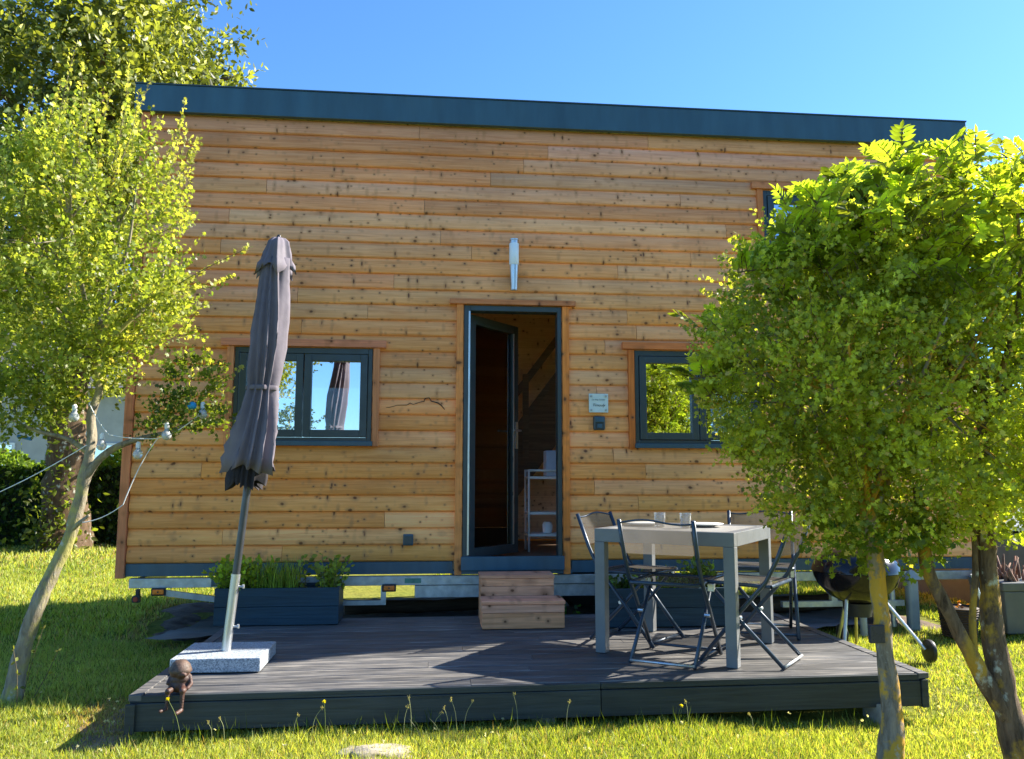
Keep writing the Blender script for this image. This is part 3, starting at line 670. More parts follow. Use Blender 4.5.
for xa in (.98, 5.053):
    b = MB(); b.cur = bcol(); n_ = 8
    for k in range(n_): b.box(xa, xa+.06, -2.49+2.19*k/n_, -2.49+2.19*(k+1)/n_-.0001, .16, .192)
    b = MB(); b.cur = bcol(); b.add([(xa, -2.487, .162), (xa+.06, -2.487, .162), (xa+.06, -.3, .162), (xa, -.3, .162), (xa, -2.487, .192), (xa+.06, -2.487, .192), (xa+.06, -.3, .192), (xa, -.3, .192)],
        [(0,3,2,1),(4,5,6,7),(0,1,5,4),(1,2,6,5),(2,3,7,6),(3,0,4,7)]); skew(b).build('edge_board', M['step'] if False else M['deck'], dk, bevel=.003)
for (xa, xb) in ((.985, 3.30), (3.304, 5.06)):
    b = MB(); b.cur = bcol(); b.box(xa, xb, -2.486, -2.464, .155, .186); b.box(xa, xb, -2.492, -2.468, .022, .153); skew(b).build('front_board', M['deckface'], dk, bevel=.003)
b = MB(); b.cur = bcol(); b.box(.975, 1.02, -2.512, -2.493, .014, .154); skew(b).build('corner_post', M['deckface'], dk, bevel=.003)
b = MB(); b.cur = bcol(); b.box(5.062, 5.10, -2.50, -2.465, .014, .159); skew(b).build('corner_post', M['deckface'], dk, bevel=.003)
for (xa) in (.984, 5.085): b = MB(); b.cur = bcol(); b.box(xa, xa+.022, -2.46, -.31, .02, .159); skew(b).build('side_board', M['deckface'], dk)
b = MB()
for xx in np.linspace(1.1, 5.0, 9): b.box(float(xx), float(xx)+.045, -2.44, -.32, .04, .157)
skew(b).build('joist', M['rotwood'], dk)
for (xx, yy, w_) in ((4.80, -2.46, .12), (2.95, -2.40, .12), (1.15, -2.38, .1)):
    b = MB(); b.box(xx, xx+w_, yy, yy+.2, -.10, .04 if xx > 1.2 else .04); b.build('foot_block', M['concrete'], dk, bevel=.006)

# steps
stp = thing('wooden_steps', 'two-step block of pale brown wood below the open door', 'steps', (3.08, -.6, .19))
def planks(mb, x0, x1, y0, y1, zs, gap=.002):
    for a, c in zip(zs, zs[1:]): mb.cur = bcol(); mb.box(x0, x1, y0, y1, a+gap/2, c-gap/2)
b = MB(); planks(b, 2.785, 3.365, -.905, -.885, (.192, .30, .357)); planks(b, 2.785, 2.805, -.884, -.64, (.192, .30, .357)); planks(b, 3.345, 3.365, -.884, -.64, (.192, .30, .357))
b.cur = bcol(); b.box(2.78, 3.37, -.912, -.78, .358, .382); b.cur = bcol(); b.box(2.78, 3.37, -.777, -.64, .358, .382); b.build('lower_step', M['step'], stp, bevel=.003)
b = MB(); planks(b, 2.79, 3.33, -.638, -.618, (.192, .38, .45, .505)); planks(b, 2.79, 2.81, -.617, -.40, (.192, .35, .505)); planks(b, 3.31, 3.33, -.617, -.40, (.192, .35, .505))
b.cur = bcol(); b.box(2.785, 3.335, -.645, -.52, .506, .530); b.cur = bcol(); b.box(2.785, 3.335, -.517, -.39, .506, .530); b.build('upper_step', M['step'], stp, bevel=.003)

# ------------------------------------------------------------------ planters and herbs
def planter(x0, x1, y0, y1, z1, label):
    t = thing('planter', label, 'planter', ((x0+x1)/2, (y0+y1)/2, .19))
    b = MB(); b.cur = bcol()
    zm = .19+(z1-.19)*.5
    for (a, c) in ((.195, zm), (zm+.002, z1)):
        b.box(x0, x1, y0, y0+.022, a, c); b.box(x0, x1, y1-.022, y1, a, c); b.box(x0, x0+.022, y0+.0225, y1-.0225, a, c); b.box(x1-.022, x1, y0+.0225, y1-.0225, a, c)
    b.build('box', M['planterb'], t, bevel=.003)
    b = MB(); n_ = 14
    for j in range(n_+1):
        for i in range(n_+1): b.v.append((x0+.023+(x1-x0-.046)*i/n_, y0+.023+(y1-y0-.046)*j/n_, z1-.05+.012*random.random())); b.c.append((1, 1, 1))
    b.f = [(j*(n_+1)+i, j*(n_+1)+i+1, (j+1)*(n_+1)+i+1, (j+1)*(n_+1)+i) for j in range(n_) for i in range(n_)]
    b.build('potting_soil', M['soil'], t)
    return t
planter(.90, 1.77, -.62, -.30, .452, 'long blue-grey wooden planter box left of the steps')
planter(3.66, 4.56, -.93, -.60, .46, 'blue-grey wooden planter box behind the dining table')
def herb(name, c, n, h, spread, leafsz, col, label, per=9, up=1.0, stemr=.0018, trail=0):
    t = thing(name, label, 'plant', c)
    P0 = np.array(c)+np.stack([R.uniform(-spread[0], spread[0], n), R.uniform(-spread[1], spread[1], n), np.zeros(n)], 1)
    d = unit(np.stack([R.normal(size=n)*.35, R.normal(size=n)*.25, np.full(n, up)], 1)); L = h*(.5+.6*R.random(n))
    P, D, idx = shoots(P0, d, L, per)
    cc = np.tile(np.array(col), (len(P), 1))*(.55+.8*R.random((len(P), 1)))*(.7+.6*R.random(n))[idx][:, None]
    cloud('foliage', LEAF, P, D, leafsz*(.6+.7*R.random(len(P))), cc, M['leaf'], t, width=1.2)
    b = MB()
    for i in range(n): b.tube([P0[i], P0[i]+d[i]*L[i]], [stemr, stemr*.5], 4, False)
    b.build('stem', M['twig'], t); return t
herb('herb_plant', (1.06, -.47, .40), 80, .25, (.15, .11), .045, (.36, .46, .05), 'feathery yellow-green herb at the left end of the left planter', per=12)
t = thing('chives', 'clump of thin upright chives in the middle of the left planter', 'plant', (1.30, -.46, .40))
n = 420; P = np.stack([1.30+R.uniform(-.15, .15, n), -.46+R.uniform(-.10, .10, n), np.full(n, .40)], 1)
cloud('foliage', BLADE, P, np.stack([R.normal(size=n)*.16, R.normal(size=n)*.16, np.ones(n)], 1), .12+.16*R.random(n), np.tile([.32, .44, .08], (n, 1))*(.5+.9*R.random((n, 1))), M['leaf'], t, width=.035)
herb('mint_plant', (1.56, -.47, .40), 12, .30, (.10, .07), .04, (.28, .36, .06), 'tall leggy mint near the right end of the left planter', per=9)
herb('mint_plant', (1.68, -.46, .40), 26, .26, (.07, .09), .045, (.30, .40, .06), 'bushy mint at the right corner of the left planter', per=9)
herb('herb_plant', (4.10, -.77, .41), 40, .16, (.17, .1), .04, (.34, .44, .05), 'leafy green herb in the planter behind the table', per=10)
herb('herb_plant', (3.80, -.77, .41), 22, .12, (.1, .1), .04, (.08, .15, .03), 'low dark green herb at the left end of the planter behind the table', per=9)
herb('herb_plant', (4.42, -.77, .41), 34, .24, (.1, .1), .045, (.2, .3, .05), 'taller bushy herb at the right end of the planter behind the table', per=10)
herb('weed_plant', (3.45, -.22, .05), 20, .2, (.10, .06), .05, (.05, .12, .02), 'dark green weed growing by the steps under the house edge', per=9)

# ------------------------------------------------------------------ parasol
ub = thing('umbrella_stand', 'square speckled stone parasol foot with a steel socket tube', 'umbrella stand', (1.27, -1.84, .192))
b = MB()
cs, sn = math.cos(rad(1)), math.sin(rad(1))
b.box(1.038, 1.512, -2.06, -1.60, .194, .268); b.build('slab', M['granite'], ub, bevel=.006)
ax = lambda z: Vector((1.281+(z-.27)*.0895, -1.85, z))
b = MB(); b.tube([ax(.27), ax(.69)], .026, 20); b.build('socket_tube', M['alu'], ub, smooth='auto')
for zz in (.40, .62):
    b = MB(); p = ax(zz); b.tube([p+Vector((.022, 0, 0)), p+Vector((.045, 0, 0))], .006, 8); b.lathe([(0, .0), (.012, .001), (.012, .01), (0, .011)], (p.x+.044, p.y, p.z), 10, 'x'); b.build('thumb_screw', M['galv'], ub)
ps = thing('parasol', 'closed mauve-grey parasol tied with a strap leaning in its stone foot', 'parasol', tuple(ax(.30)))
b = MB(); b.tube([ax(.69), ax(2.62)], .0215, 20); b.build('pole', simple('grey pole', (.07, .075, .085), .35, .5, .1, 20, .02), ps, smooth='auto')
def axc(z):
    t = (z-1.20)/(2.66-1.20); bx = 1.350+(1.497-1.350)*t
    return Vector((bx + .012*math.sin(t*PI*1.3), -1.85, z))
def drape(zs, rs, nr, amp, n=96, seed=0, ph=0, rag=0, ell=(1.0, .85)):
    b = MB(); vs = []
    for i, (z, r) in enumerate(zip(zs, rs)):
        c = axc(z)
        for k in range(n):
            t = 2*PI*k/n
            tw = ph+.5*math.sin(z*2.2+seed)+ .35*math.sin(2*t+z*1.3+seed)
            f = abs(math.cos(nr/2*(t+tw)))**.8
            q = r*(1-amp*f + .10*mnoise.noise(Vector((math.cos(t)*1.6, math.sin(t)*1.6, z*2.6+seed))))
            zz = z
            if rag and i in (0,): zz = z - rag*(1-f) + .02*math.sin(3*t+seed)
            vs.append((c.x+q*math.cos(t)*ell[0], c.y+q*math.sin(t)*ell[1], zz))
    m_ = len(zs)
    b.add(vs, [(i*n+k, i*n+(k+1) % n, (i+1)*n+(k+1) % n, (i+1)*n+k) for i in range(m_-1) for k in range(n)])
    return b
zs = [1.29, 1.35, 1.42, 1.50, 1.58, 1.66, 1.72, 1.755, 1.79, 1.84, 1.92, 2.0, 2.08, 2.16, 2.24, 2.32, 2.40, 2.48, 2.54]
rs = [.182, .176, .165, .152, .138, .120, .108, .101, .106, .116, .124, .129, .128, .123, .115, .106, .097, .089, .083]
cn = drape(zs, rs, 9, .42, seed=.6, rag=.03).build('canopy', M['cloth'], ps, smooth=True); sm = cn.modifiers.new('s', 'SOLIDIFY'); sm.thickness = .003
o = drape([1.205, 1.23, 1.27, 1.31, 1.36], [.118, .122, .120, .11, .09], 14, .42, seed=2.2, rag=.035).build('inner_folds', M['clothd'], ps, smooth=True)
o = drape([1.745, 1.752, 1.762, 1.77], [.096, .0985, .0985, .096], 6, .12, seed=.6).build('strap', M['clothp'], ps, smooth=True)
o = drape([2.485, 2.50, 2.53, 2.57, 2.61, 2.645, 2.665, 2.672], [.132, .122, .106, .090, .080, .066, .04, .002], 7, .42, seed=1.4, ph=.3, rag=.06).build('top_vent', M['cloth'], ps, smooth=True); sm = o.modifiers.new('s', 'SOLIDIFY'); sm.thickness = .003
b = MB(); c = axc(2.672); b.lathe([(0, -.01), (.012, -.01), (.014, .0), (.010, .012), (0, .016)], tuple(c), 12); b.build('finial', M['black'], ps, smooth=True)

# ------------------------------------------------------------------ table, chairs, tableware
TA = rad(-36); TC = Vector((4.025, -1.61, .19))
tb = thing('dining_table', 'square grey metal garden table with chunky legs on the deck', 'table', tuple(TC), TA)
b = MB(); hw, hd = .43, .435
for i in range(5):
    y0 = -hd+.065+i*(2*hd-.13)/5; b.cur = bcol(); b.box(-hw+.066, hw-.066, y0+.0015, y0+(2*hd-.13)/5-.0015, .715, .737)
b.build('table_slats', simple('grey slat top', (.30, .29, .27), .45, 0, .15, 9, .06), tb, world=False, bevel=.002)
b = MB(); b.box(-hw, hw, -hd, -hd+.065, .66, .74); b.box(-hw, hw, hd-.065, hd, .66, .74); b.box(-hw, -hw+.065, -hd+.0655, hd-.0655, .66, .74); b.box(hw-.065, hw, -hd+.0655, hd-.0655, .66, .74)
b.build('table_frame', M['tableg'], tb, world=False, bevel=.003)
for sx in (-1, 1):
    for sy in (-1, 1):
        b = MB(); xx = sx*(hw-.0325); yy = sy*(hd-.0325); b.box(xx-.0325, xx+.0325, yy-.0325, yy+.0325, .001, .6595); b.build('leg', M['tableg'], tb, world=False, bevel=.003)
def make_chair():
    t = thing('folding_chair', 'x', 'chair', (0, 0, 0), 0, 'folding chairs around the garden table')
    W_ = .215
    for s in (-1, 1):
        b = MB(); b.tube([(s*W_, .245, .008), (s*W_, .02, .28), (s*W_, -.15, .475), (s*W_, -.215, .60), (s*(W_+.002), -.30, .81)], .0125, 10); b.build('back_rail', M['chairf'], t, True, world=False)
        b = MB(); b.tube([(s*(W_-.03), -.225, .008), (s*(W_-.03), .02, .25), (s*(W_-.03), .18, .425)], .0115, 10); b.build('rear_leg', M['chairf'], t, True, world=False)
        b = MB(); b.lathe([(0, -.016), (.012, -.016), (.012, .016), (0, .016)], (s*(W_-.014), .012, .262), 10, 'x'); b.build('pivot', M['alu'], t, 'auto', world=False)
        b = MB(); b.box(s*(W_-.022)-.012, s*(W_-.022)+.012, .155, .195, .395, .44); b.build('hinge', M['alu'], t, world=False, bevel=.003)
    b = MB(); b.tube([(-W_+.03, -.225, .018), (W_-.03, -.225, .018)], .009, 8); b.build('stretcher', M['alu'], t, True, world=False)
    b = MB(); b.tube([(-W_, .225, .032), (W_, .225, .032)], .009, 8); b.build('stretcher', M['chairf'], t, True, world=False)
    b = MB(); rp = [(-.2, -.17, .445), (-.2, .2, .452), (-.17, .225, .452), (.17, .225, .452), (.2, .2, .452), (.2, -.17, .445), (-.2, -.17, .445)]; b.tube(rp, .011, 8, False); b.build('seat_frame', M['chairf'], t, True, world=False)
    def panel(f, nu=10, nv=6, th=.003):
        b = MB(); vs = [f(i/nu, j/nv) for j in range(nv+1) for i in range(nu+1)]
        b.add(vs, [(j*(nu+1)+i, j*(nu+1)+i+1, (j+1)*(nu+1)+i+1, (j+1)*(nu+1)+i) for j in range(nv) for i in range(nu)]); return b
    b = panel(lambda u, v: (-.197+.394*u, -.165+.385*v, .455-.022*math.sin(PI*u)*math.sin(PI*v))); o = b.build('seat', M['mesh'], t, True, world=False)
    b = panel(lambda u, v: (-.21+.42*u, -.222-.075*v - .02*math.sin(PI*u), .615+.185*v + (.012*math.cos(2*PI*(u-.35))*v))); b.build('backrest', M['mesh'], t, True, world=False)
    b = MB(); b.tube([(-.21+.42*u/12, -.297-.02*math.sin(PI*u/12), .80+.012*math.cos(2*PI*(u/12-.35))) for u in range(13)], .006, 6, False); b.build('top_bar', M['chairf'], t, True, world=False)
    return t
ch0 = make_chair()
for i, (x, y, rz, lab) in enumerate(((3.84, -1.93, -33.5, 'folding chair nearest the camera with its back to us in front of the table'),
        (4.30, -1.99, 51, 'folding chair on the right side of the table with a sunlit seat'),
        (4.70, -1.17, 158, 'folding chair facing us behind the right back corner of the table, partly under the leaves'),
        (3.76, -1.33, -132, 'folding chair at the left side of the table with its back toward the steps'))):
    c = ch0 if i == 0 else copy_tree(ch0)
    c.location = (x, y, .19); c.rotation_euler = (0, 0, rad(rz)); c['label'] = lab
def on_table(u, v, z=0): 
    return Vector((TC.x+u*math.cos(TA)-v*math.sin(TA), TC.y+u*math.sin(TA)+v*math.cos(TA), .928+z))
def tumbler(x, y, label):
    t = thing('drinking_glass', label, 'glass', (x, y, .931))
    b = MB(); b.lathe([(0, 0), (.028, 0), (.030, .004), (.038, .09), (.0355, .09), (.0275, .01), (0, .008)], (x, y, .9315), 12); tg = b.build('tumbler', M['glass'], t, smooth='auto', angle=50)
    return t
tumbler(3.86, -1.62, 'left of two clear faceted tumblers on the garden table'); tumbler(3.995, -1.72, 'right of two clear faceted tumblers on the garden table')
for (x, y, lab) in ((3.80, -1.42, 'white plate on the left of the table behind the left tumbler'), (4.16, -1.57, 'white plate on the right of the table behind the right tumbler')):
    b = MB(); b.lathe([(0, 0), (.07, 0), (.08, .004), (.125, .016), (.127, .019), (.08, .009), (0, .006)], (x, y, .9315), 36); tag(b.build('plate', M['white'], smooth=True), lab, 'plate', loc if False else None)

# ------------------------------------------------------------------ carved figure on the deck edge
import bmesh
def blob(parts, name, mat, parent, vox=.006, fn=None):
    bm = bmesh.new()
    off = ABS[parent.name]
    for (c, r, rot) in parts:
        m_ = Matrix.Translation(Vector(c)-off) @ rot.to_matrix().to_4x4() @ Matrix.Diagonal((*r, 1))
        bmesh.ops.create_icosphere(bm, subdivisions=3, radius=1, matrix=m_)
    me = bpy.data.meshes.new(name); bm.to_mesh(me); bm.free(); me.materials.append(mat)
    o = bpy.data.objects.new(name, me); COL.objects.link(o); o.parent = parent; ABS[o.name] = off
    r = o.modifiers.new('r', 'REMESH'); r.mode = 'VOXEL'; r.voxel_size = vox; s = o.modifiers.new('s', 'SMOOTH'); s.iterations = 3; return o
from mathutils import Euler
E0 = Euler((0, 0, 0))
def seg(a, c, r0, r1, n=7):
    a = Vector(a); c = Vector(c); return [(tuple(a.lerp(c, i/n)), (r0+(r1-r0)*i/n,)*3, E0) for i in range(n+1)]
gf = thing('carved_figure', 'small brown carved figure sitting on the deck edge with legs dangling', 'figurine', (1.20, -2.44, .192))
gx, gy = 1.205, -2.44
parts = [((gx, gy, .228), (.056, .046, .040), E0), ((gx+.002, gy, .252), (.054, .044, .034), E0), ((gx-.002, gy-.004, .294), (.050, .046, .042), E0), ((gx+.012, gy-.032, .282), (.024, .020, .022), E0), ((gx+.030, gy-.038, .280), (.010, .014, .010), E0)]
parts += seg((gx-.025, gy-.01, .215), (gx-.035, gy-.07, .212), .020, .015) + seg((gx-.035, gy-.07, .212), (gx-.037, gy-.082, .135), .012, .008) + seg((gx-.037, gy-.082, .133), (gx-.055, gy-.112, .13), .009, .009)
parts += seg((gx+.025, gy-.01, .215), (gx+.032, gy-.07, .212), .020, .016) + seg((gx+.032, gy-.07, .212), (gx+.034, gy-.082, .130), .013, .009) + seg((gx+.034, gy-.082, .125), (gx+.02, gy-.118, .12), .010, .010)
parts += seg((gx+.045, gy-.005, .265), (gx+.06, gy-.03, .235), .012, .010) + seg((gx+.06, gy-.03, .235), (gx+.05, gy-.055, .22), .010, .009) + seg((gx-.042, gy-.005, .265), (gx-.05, gy-.03, .24), .012, .009)
blob(parts, 'body', M['statue'], gf, .004)
b = MB(); b.lathe([(0, .056), (.026, .051), (.043, .034), (.052, .012), (.055, .0), (.050, -.006)], (gx-.002, gy+.002, .290), 20); b.build('cap', simple('mottled brown cap', (.085, .05, .035), .6, 0, .6, 40, .5), gf, smooth=True)

# ------------------------------------------------------------------ barbecue and things on the right
BQ0 = len(bpy.data.objects)
bq = thing('kettle_barbecue', 'round black kettle barbecue on thin aluminium legs at the right end of the deck', 'barbecue', (5.42, -1.10, 0))
c = (5.42, -1.10, .585); Rb = .295
b = MB(); b.lathe([(.0, -.22), (.10, -.21), (.19, -.165), (.26, -.09), (.288, -.03), (Rb, 0), (Rb-.008, 0), (.25, -.09), (0, -.20)], c, 40); b.build('bowl', M['enamel'], bq, smooth='auto', angle=50)
b = MB(); b.lathe([(Rb+.006, .004), (Rb+.004, .02), (.27, .085), (.20, .135), (.10, .162), (0, .168)], c, 40); lid = b.build('lid', M['enamel'], bq, smooth=True)
b = MB(); b.tube([(5.36, -1.1, .75), (5.36, -1.1, .785), (5.48, -1.1, .785), (5.48, -1.1, .75)], .008); b.build('lid_handle', M['black'], lid, smooth=True)
b = MB(); b.lathe([(0, -.06), (.09, -.06), (.10, .03), (.0, .04)], (5.42, -1.10, .34), 24); b.build('ash_catcher', M['black'], bq, smooth='auto')
for (p, q) in (((5.30, -1.18, .42), (5.22, -1.25, .0)), ((5.55, -1.18, .42), (5.76, -1.33, .09)), ((5.42, -.96, .42), (5.46, -.72, .05))):
    b = MB(); b.tube([p, q], .0125, 10); b.build('leg', M['alu'], bq, smooth='auto')
b = MB(); b.lathe([(0, -.018), (.05, -.018), (.075, -.012), (.078, 0), (.075, .012), (.05, .018), (0, .018)], (5.79, -1.33, .078), 24, 'x'); wh = b.build('wheel', M['black'], bq, smooth='auto')
b = MB(); b.lathe([(0, .019), (.03, .019), (.035, .0181)], (5.79, -1.33, .078), 16, 'x'); b.build('hub', M['alu'], wh)
b = MB(); b.lathe([(0, -.018), (.05, -.018), (.075, -.012), (.078, 0), (.075, .012), (.05, .018), (0, .018)], (5.50, -.70, .078), 24, 'x'); b.build('wheel', M['black'], bq, smooth='auto')
hp = thing('utility_post', 'pale grey plastic post with pointed cap behind the barbecue', 'post', (6.43, -.10, 0))
b = MB(); b.box(6.385, 6.475, -.14, -.06, -.02, .40); b.build('post_body', M['palegrey'], hp, bevel=.02)
b = MB(); b.add([(6.37, -.155, .401), (6.49, -.155, .401), (6.49, -.045, .401), (6.37, -.045, .401), (6.415, -.11, .48), (6.445, -.11, .48), (6.445, -.09, .48), (6.415, -.09, .48)], [(0,3,2,1),(4,5,6,7),(0,1,5,4),(1,2,6,5),(2,3,7,6),(3,0,4,7)]); b.build('cap', M['palegrey'], hp, bevel=.006)
b = MB(); b.tube([(5.63, -.66, 0), (5.64, -.66, .37)], .012, 8); tag(b.build('garden_stake', M['yellow'], smooth='auto'), 'thin yellow stake standing beside the barbecue leg', 'stake')
b = MB(); b.tube([(5.86, -.35, 0), (5.86, -.35, .17)], .028, 14); b.tube([(5.86, -.35, .171), (5.86, -.35, .215)], .038, 14)
tag(b.build('drain_pipe', M['palegrey'], smooth='auto'), 'short pale plastic pipe standing in the grass behind the barbecue', 'pipe')
# ribbed pot with orange flowers
pt = thing('wicker_pot', 'dark ribbed wicker pot with an orange flower between the slim trunks', 'pot', (6.60, -.45, 0))
b = MB(); b.cur = bcol(); pr = []
for k in range(13): pr += [(.12+.002*k, .018*k), (.128+.002*k, .018*k+.009)]
b.lathe([(0, 0)]+pr+[(.13, .235), (.12, .22), (0, .20)], (6.60, -.45, 0), 28); b.build('pot', M['basket'], pt, smooth='auto')
n = 9; P = np.tile([6.60, -.45, .25], (n, 1))+R.normal(size=(n, 3))*[.03, .03, .015]
cloud('flower', LEAF, P, R.normal(size=(n, 3))+[0, 0, .8], .035, np.tile([.34, .13, .02], (n, 1)), M['leaf'], pt)
# planter tub with cut branches
gt = thing('plastic_tub', 'tall tapered grey plastic tub filled with dry cut branches at the right edge', 'tub', (7.25, -.25, 0))
def taper(mb, cx, cy, w0, w1, z0, z1, d0, d1):
    mb.add([(cx-w0/2, cy-d0/2, z0), (cx+w0/2, cy-d0/2, z0), (cx+w0/2, cy+d0/2, z0), (cx-w0/2, cy+d0/2, z0), (cx-w1/2, cy-d1/2, z1), (cx+w1/2, cy-d1/2, z1), (cx+w1/2, cy+d1/2, z1), (cx-w1/2, cy+d1/2, z1)], [(0,3,2,1),(4,5,6,7),(0,1,5,4),(1,2,6,5),(2,3,7,6),(3,0,4,7)])
b = MB(); taper(b, 7.25, -.25, .44, .50, 0, .34, .34, .40); b.build('tub_body', M['grayplastic'], gt, bevel=.01)
b = MB(); taper(b, 7.25, -.25, .53, .545, .341, .41, .42, .435); b.build('rim', M['grayplastic'], gt, bevel=.008)
br = thing('cut_branches', 'brown dry branches sticking out of the grey tub', 'branches', (7.25, -.25, .4))
b = MB()
for k in range(26):
    a = Vector((7.25+random.uniform(-.2, .2), -.25+random.uniform(-.15, .15), .38)); d = Vector((random.uniform(-.6, .6), random.uniform(-.4, .4), 1)).normalized()*random.uniform(.08, .24)
    b.tube([a, a+d*.6+Vector((random.uniform(-.02, .02), 0, 0)), a+d], [.014, .012, .005], 6)
b.build('twigs', simple('dry brown wood', (.22, .12, .08), .85, 0, .5, 25, .4), br, smooth=True)
gtab = thing('garden_cover', 'low shed with a pale metal roof edge behind the tub', 'shed', (8.6, 1.6, 0))
b = MB(); b.box(7.7, 9.8, 1.0, 2.4, -.02, .70); b.build('shed_wall', M['grayplastic'], gtab)
b = MB(); b.box(7.6, 9.9, .92, 2.5, .73, .76); b.add([(7.6, .92, .761), (9.9, .92, .761), (9.9, 2.5, .90), (7.6, 2.5, .90)], [(0, 1, 2, 3)]); b.build('shed_roof', M['alu'], gtab, bevel=.0)
pole = MB(); pole.tube([(6.62, -.62, .50), (6.76, -.62, .05)], .0125, 10)
wp = thing('leaning_pole', 'slim white leaning pole with a small wheel foot left of the mossy trunks', 'pole', (6.76, -.62, 0)); pole.build('tube', M['white'], wp, smooth='auto')
b = MB(); b.lathe([(0, -.012), (.045, -.012), (.048, 0), (.045, .012), (0, .012)], (6.77, -.60, .05), 18, 'x'); b.build('wheel', M['grayplastic'], wp, smooth='auto')

# ------------------------------------------------------------------ stones
def stone(loc, r, label, seed):
    bm = bmesh.new(); bmesh.ops.create_icosphere(bm, subdivisions=4, radius=1)
    for v in bm.verts:
        p = v.co.copy(); n1 = mnoise.noise(p*1.4+Vector((seed, 0, 0))); n2 = mnoise.noise(p*5+Vector((0, seed, 0)))
        v.co = Vector((p.x*r[0], p.y*r[1], p.z*r[2]))*(1+.42*n1+.16*n2+.05*mnoise.noise(p*14))
    me = bpy.data.meshes.new('stone'); bm.to_mesh(me); bm.free(); me.materials.append(M['stone']); me.polygons.foreach_set('use_smooth', [True]*len(me.polygons))
    o = bpy.data.objects.new('stone', me); COL.objects.link(o); o.location = loc; tag(o, label, 'stone')
stone((2.17, -2.86, .0), (.17, .10, .030), 'flat grey stone in the grass in front of the deck', 1.2)
stone((4.70, -3.14, -.07), (.09, .05, .028), 'pale brown stone in the grass between the lichened trunk and the mossy double trunk', 4.2)
stone((4.92, -3.17, -.07), (.12, .06, .026), 'mottled grey stone lying nearest the mossy double trunk', 7.9)

# ------------------------------------------------------------------ trees
def smooth_path(pts, k=5):
    pts = [Vector(p) for p in pts]; out = []
    for i in range(len(pts)-1):
        p0 = pts[max(0, i-1)]; p1 = pts[i]; p2 = pts[i+1]; p3 = pts[min(len(pts)-1, i+2)]
        for j in range(k):
            t = j/k; out.append(.5*((2*p1)+(p2-p0)*t+(2*p0-5*p1+4*p2-p3)*t*t+(3*p1-p0-3*p2+p3)*t**3))
    out.append(pts[-1]); return out
def radii(rs, n):
    return [float(np.interp(i/(n-1), np.linspace(0, 1, len(rs)), rs)) for i in range(n)]
def limb(mb, pts, rs, n=10, wob=.25, k=5):
    p = smooth_path(pts, k); mb.tube(p, radii(rs, len(p)), n, True, wob); return p
def branches_to(mb, roots, targets, r0, r1, sag=.1):
    for t in targets:
        t = Vector(t); ro = min(roots, key=lambda q: (Vector(q)-t).length + random.random()*.3); ro = Vector(ro)
        mid = ro.lerp(t, .5)+Vector((random.uniform(-1, 1), random.uniform(-1, 1), random.uniform(-.2, 1)))*sag
        limb(mb, [ro, mid, t], [r0, (r0+r1)/2, r1], 5, .1, 3)
def crown(parent, lobes, nsh, length, per, size, cols, up=.5, shell=.6, thr=-.12, nsc=2.2, seed=0, tmpl=LEAF, mat='leaf', name='crown', wd=1.3, keepf=None, darkin=.55):
    P, u, r = lobes_sample(lobes, nsh, shell)
    nzv = fnoise(P, nsc, seed); k = nzv > thr - .25*R.random(nsh)
    if keepf is not None: k &= keepf(P)
    P, u, nzv, r = P[k], u[k], nzv[k], r[k]
    d = unit(u*.8 + R.normal(size=P.shape)*.45 + [0, 0, up])
    L = length*(.5+.8*R.random(len(P)))
    Q, D, idx = shoots(P, d, L, per)
    n = len(Q); base, lite, acc = (np.array(c) for c in cols)
    t = np.clip(.5+nzv*1.3+.28*R.normal(size=len(P)), 0, 1)[idx][:, None]
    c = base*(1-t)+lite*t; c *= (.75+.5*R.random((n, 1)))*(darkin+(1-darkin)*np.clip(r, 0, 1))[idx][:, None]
    m = R.random(n) < .05; c[m] = acc
    return cloud(name, tmpl, Q, D, size*(.6+.7*R.random(n)), c, M[mat], parent, width=wd), P, d, L
def sprays(parent, starts, tmpl, size, gap, col, mat='leaf', name='shoot', r=.003, wd=1.3):
    """long leafy shoots with their own stems: (start, end) pairs"""
    mb = MB(); Ps = []; Ds = []
    for (a, c) in starts:
        a = Vector(a); c = Vector(c); L = (c-a).length; mid = a.lerp(c, .5)+Vector((random.uniform(-.04, .04), random.uniform(-.05, .05), random.uniform(0, .05)))*L
        pth = smooth_path([a, mid, c], 6); mb.tube(pth, radii([r, r*.4], len(pth)), 5, False)
        m_ = max(3, int(L/gap))
        for i in range(m_):
            t = (i+.5)/m_; p = pth[min(len(pth)-1, int(t*(len(pth)-1)))]+(c-a)*((t*(len(pth)-1)) % 1)/(len(pth)-1); d = (c-a).normalized()
            for s in range(2):
                v = Vector((random.gauss(0, 1), random.gauss(0, 1), random.gauss(0, 1))); Ps.append(p); Ds.append(d*.6+v.normalized()*.9)
    P = np.array([tuple(p) for p in Ps]); D = np.array([tuple(p) for p in Ds]); n = len(P)
    st = mb.build(name, M['twig'], parent)
    cloud('leaves', tmpl, P, D, size*(.55+.8*R.random(n)), np.array(col)*(.6+.8*R.random((n, 1))), M[mat], st, width=wd)

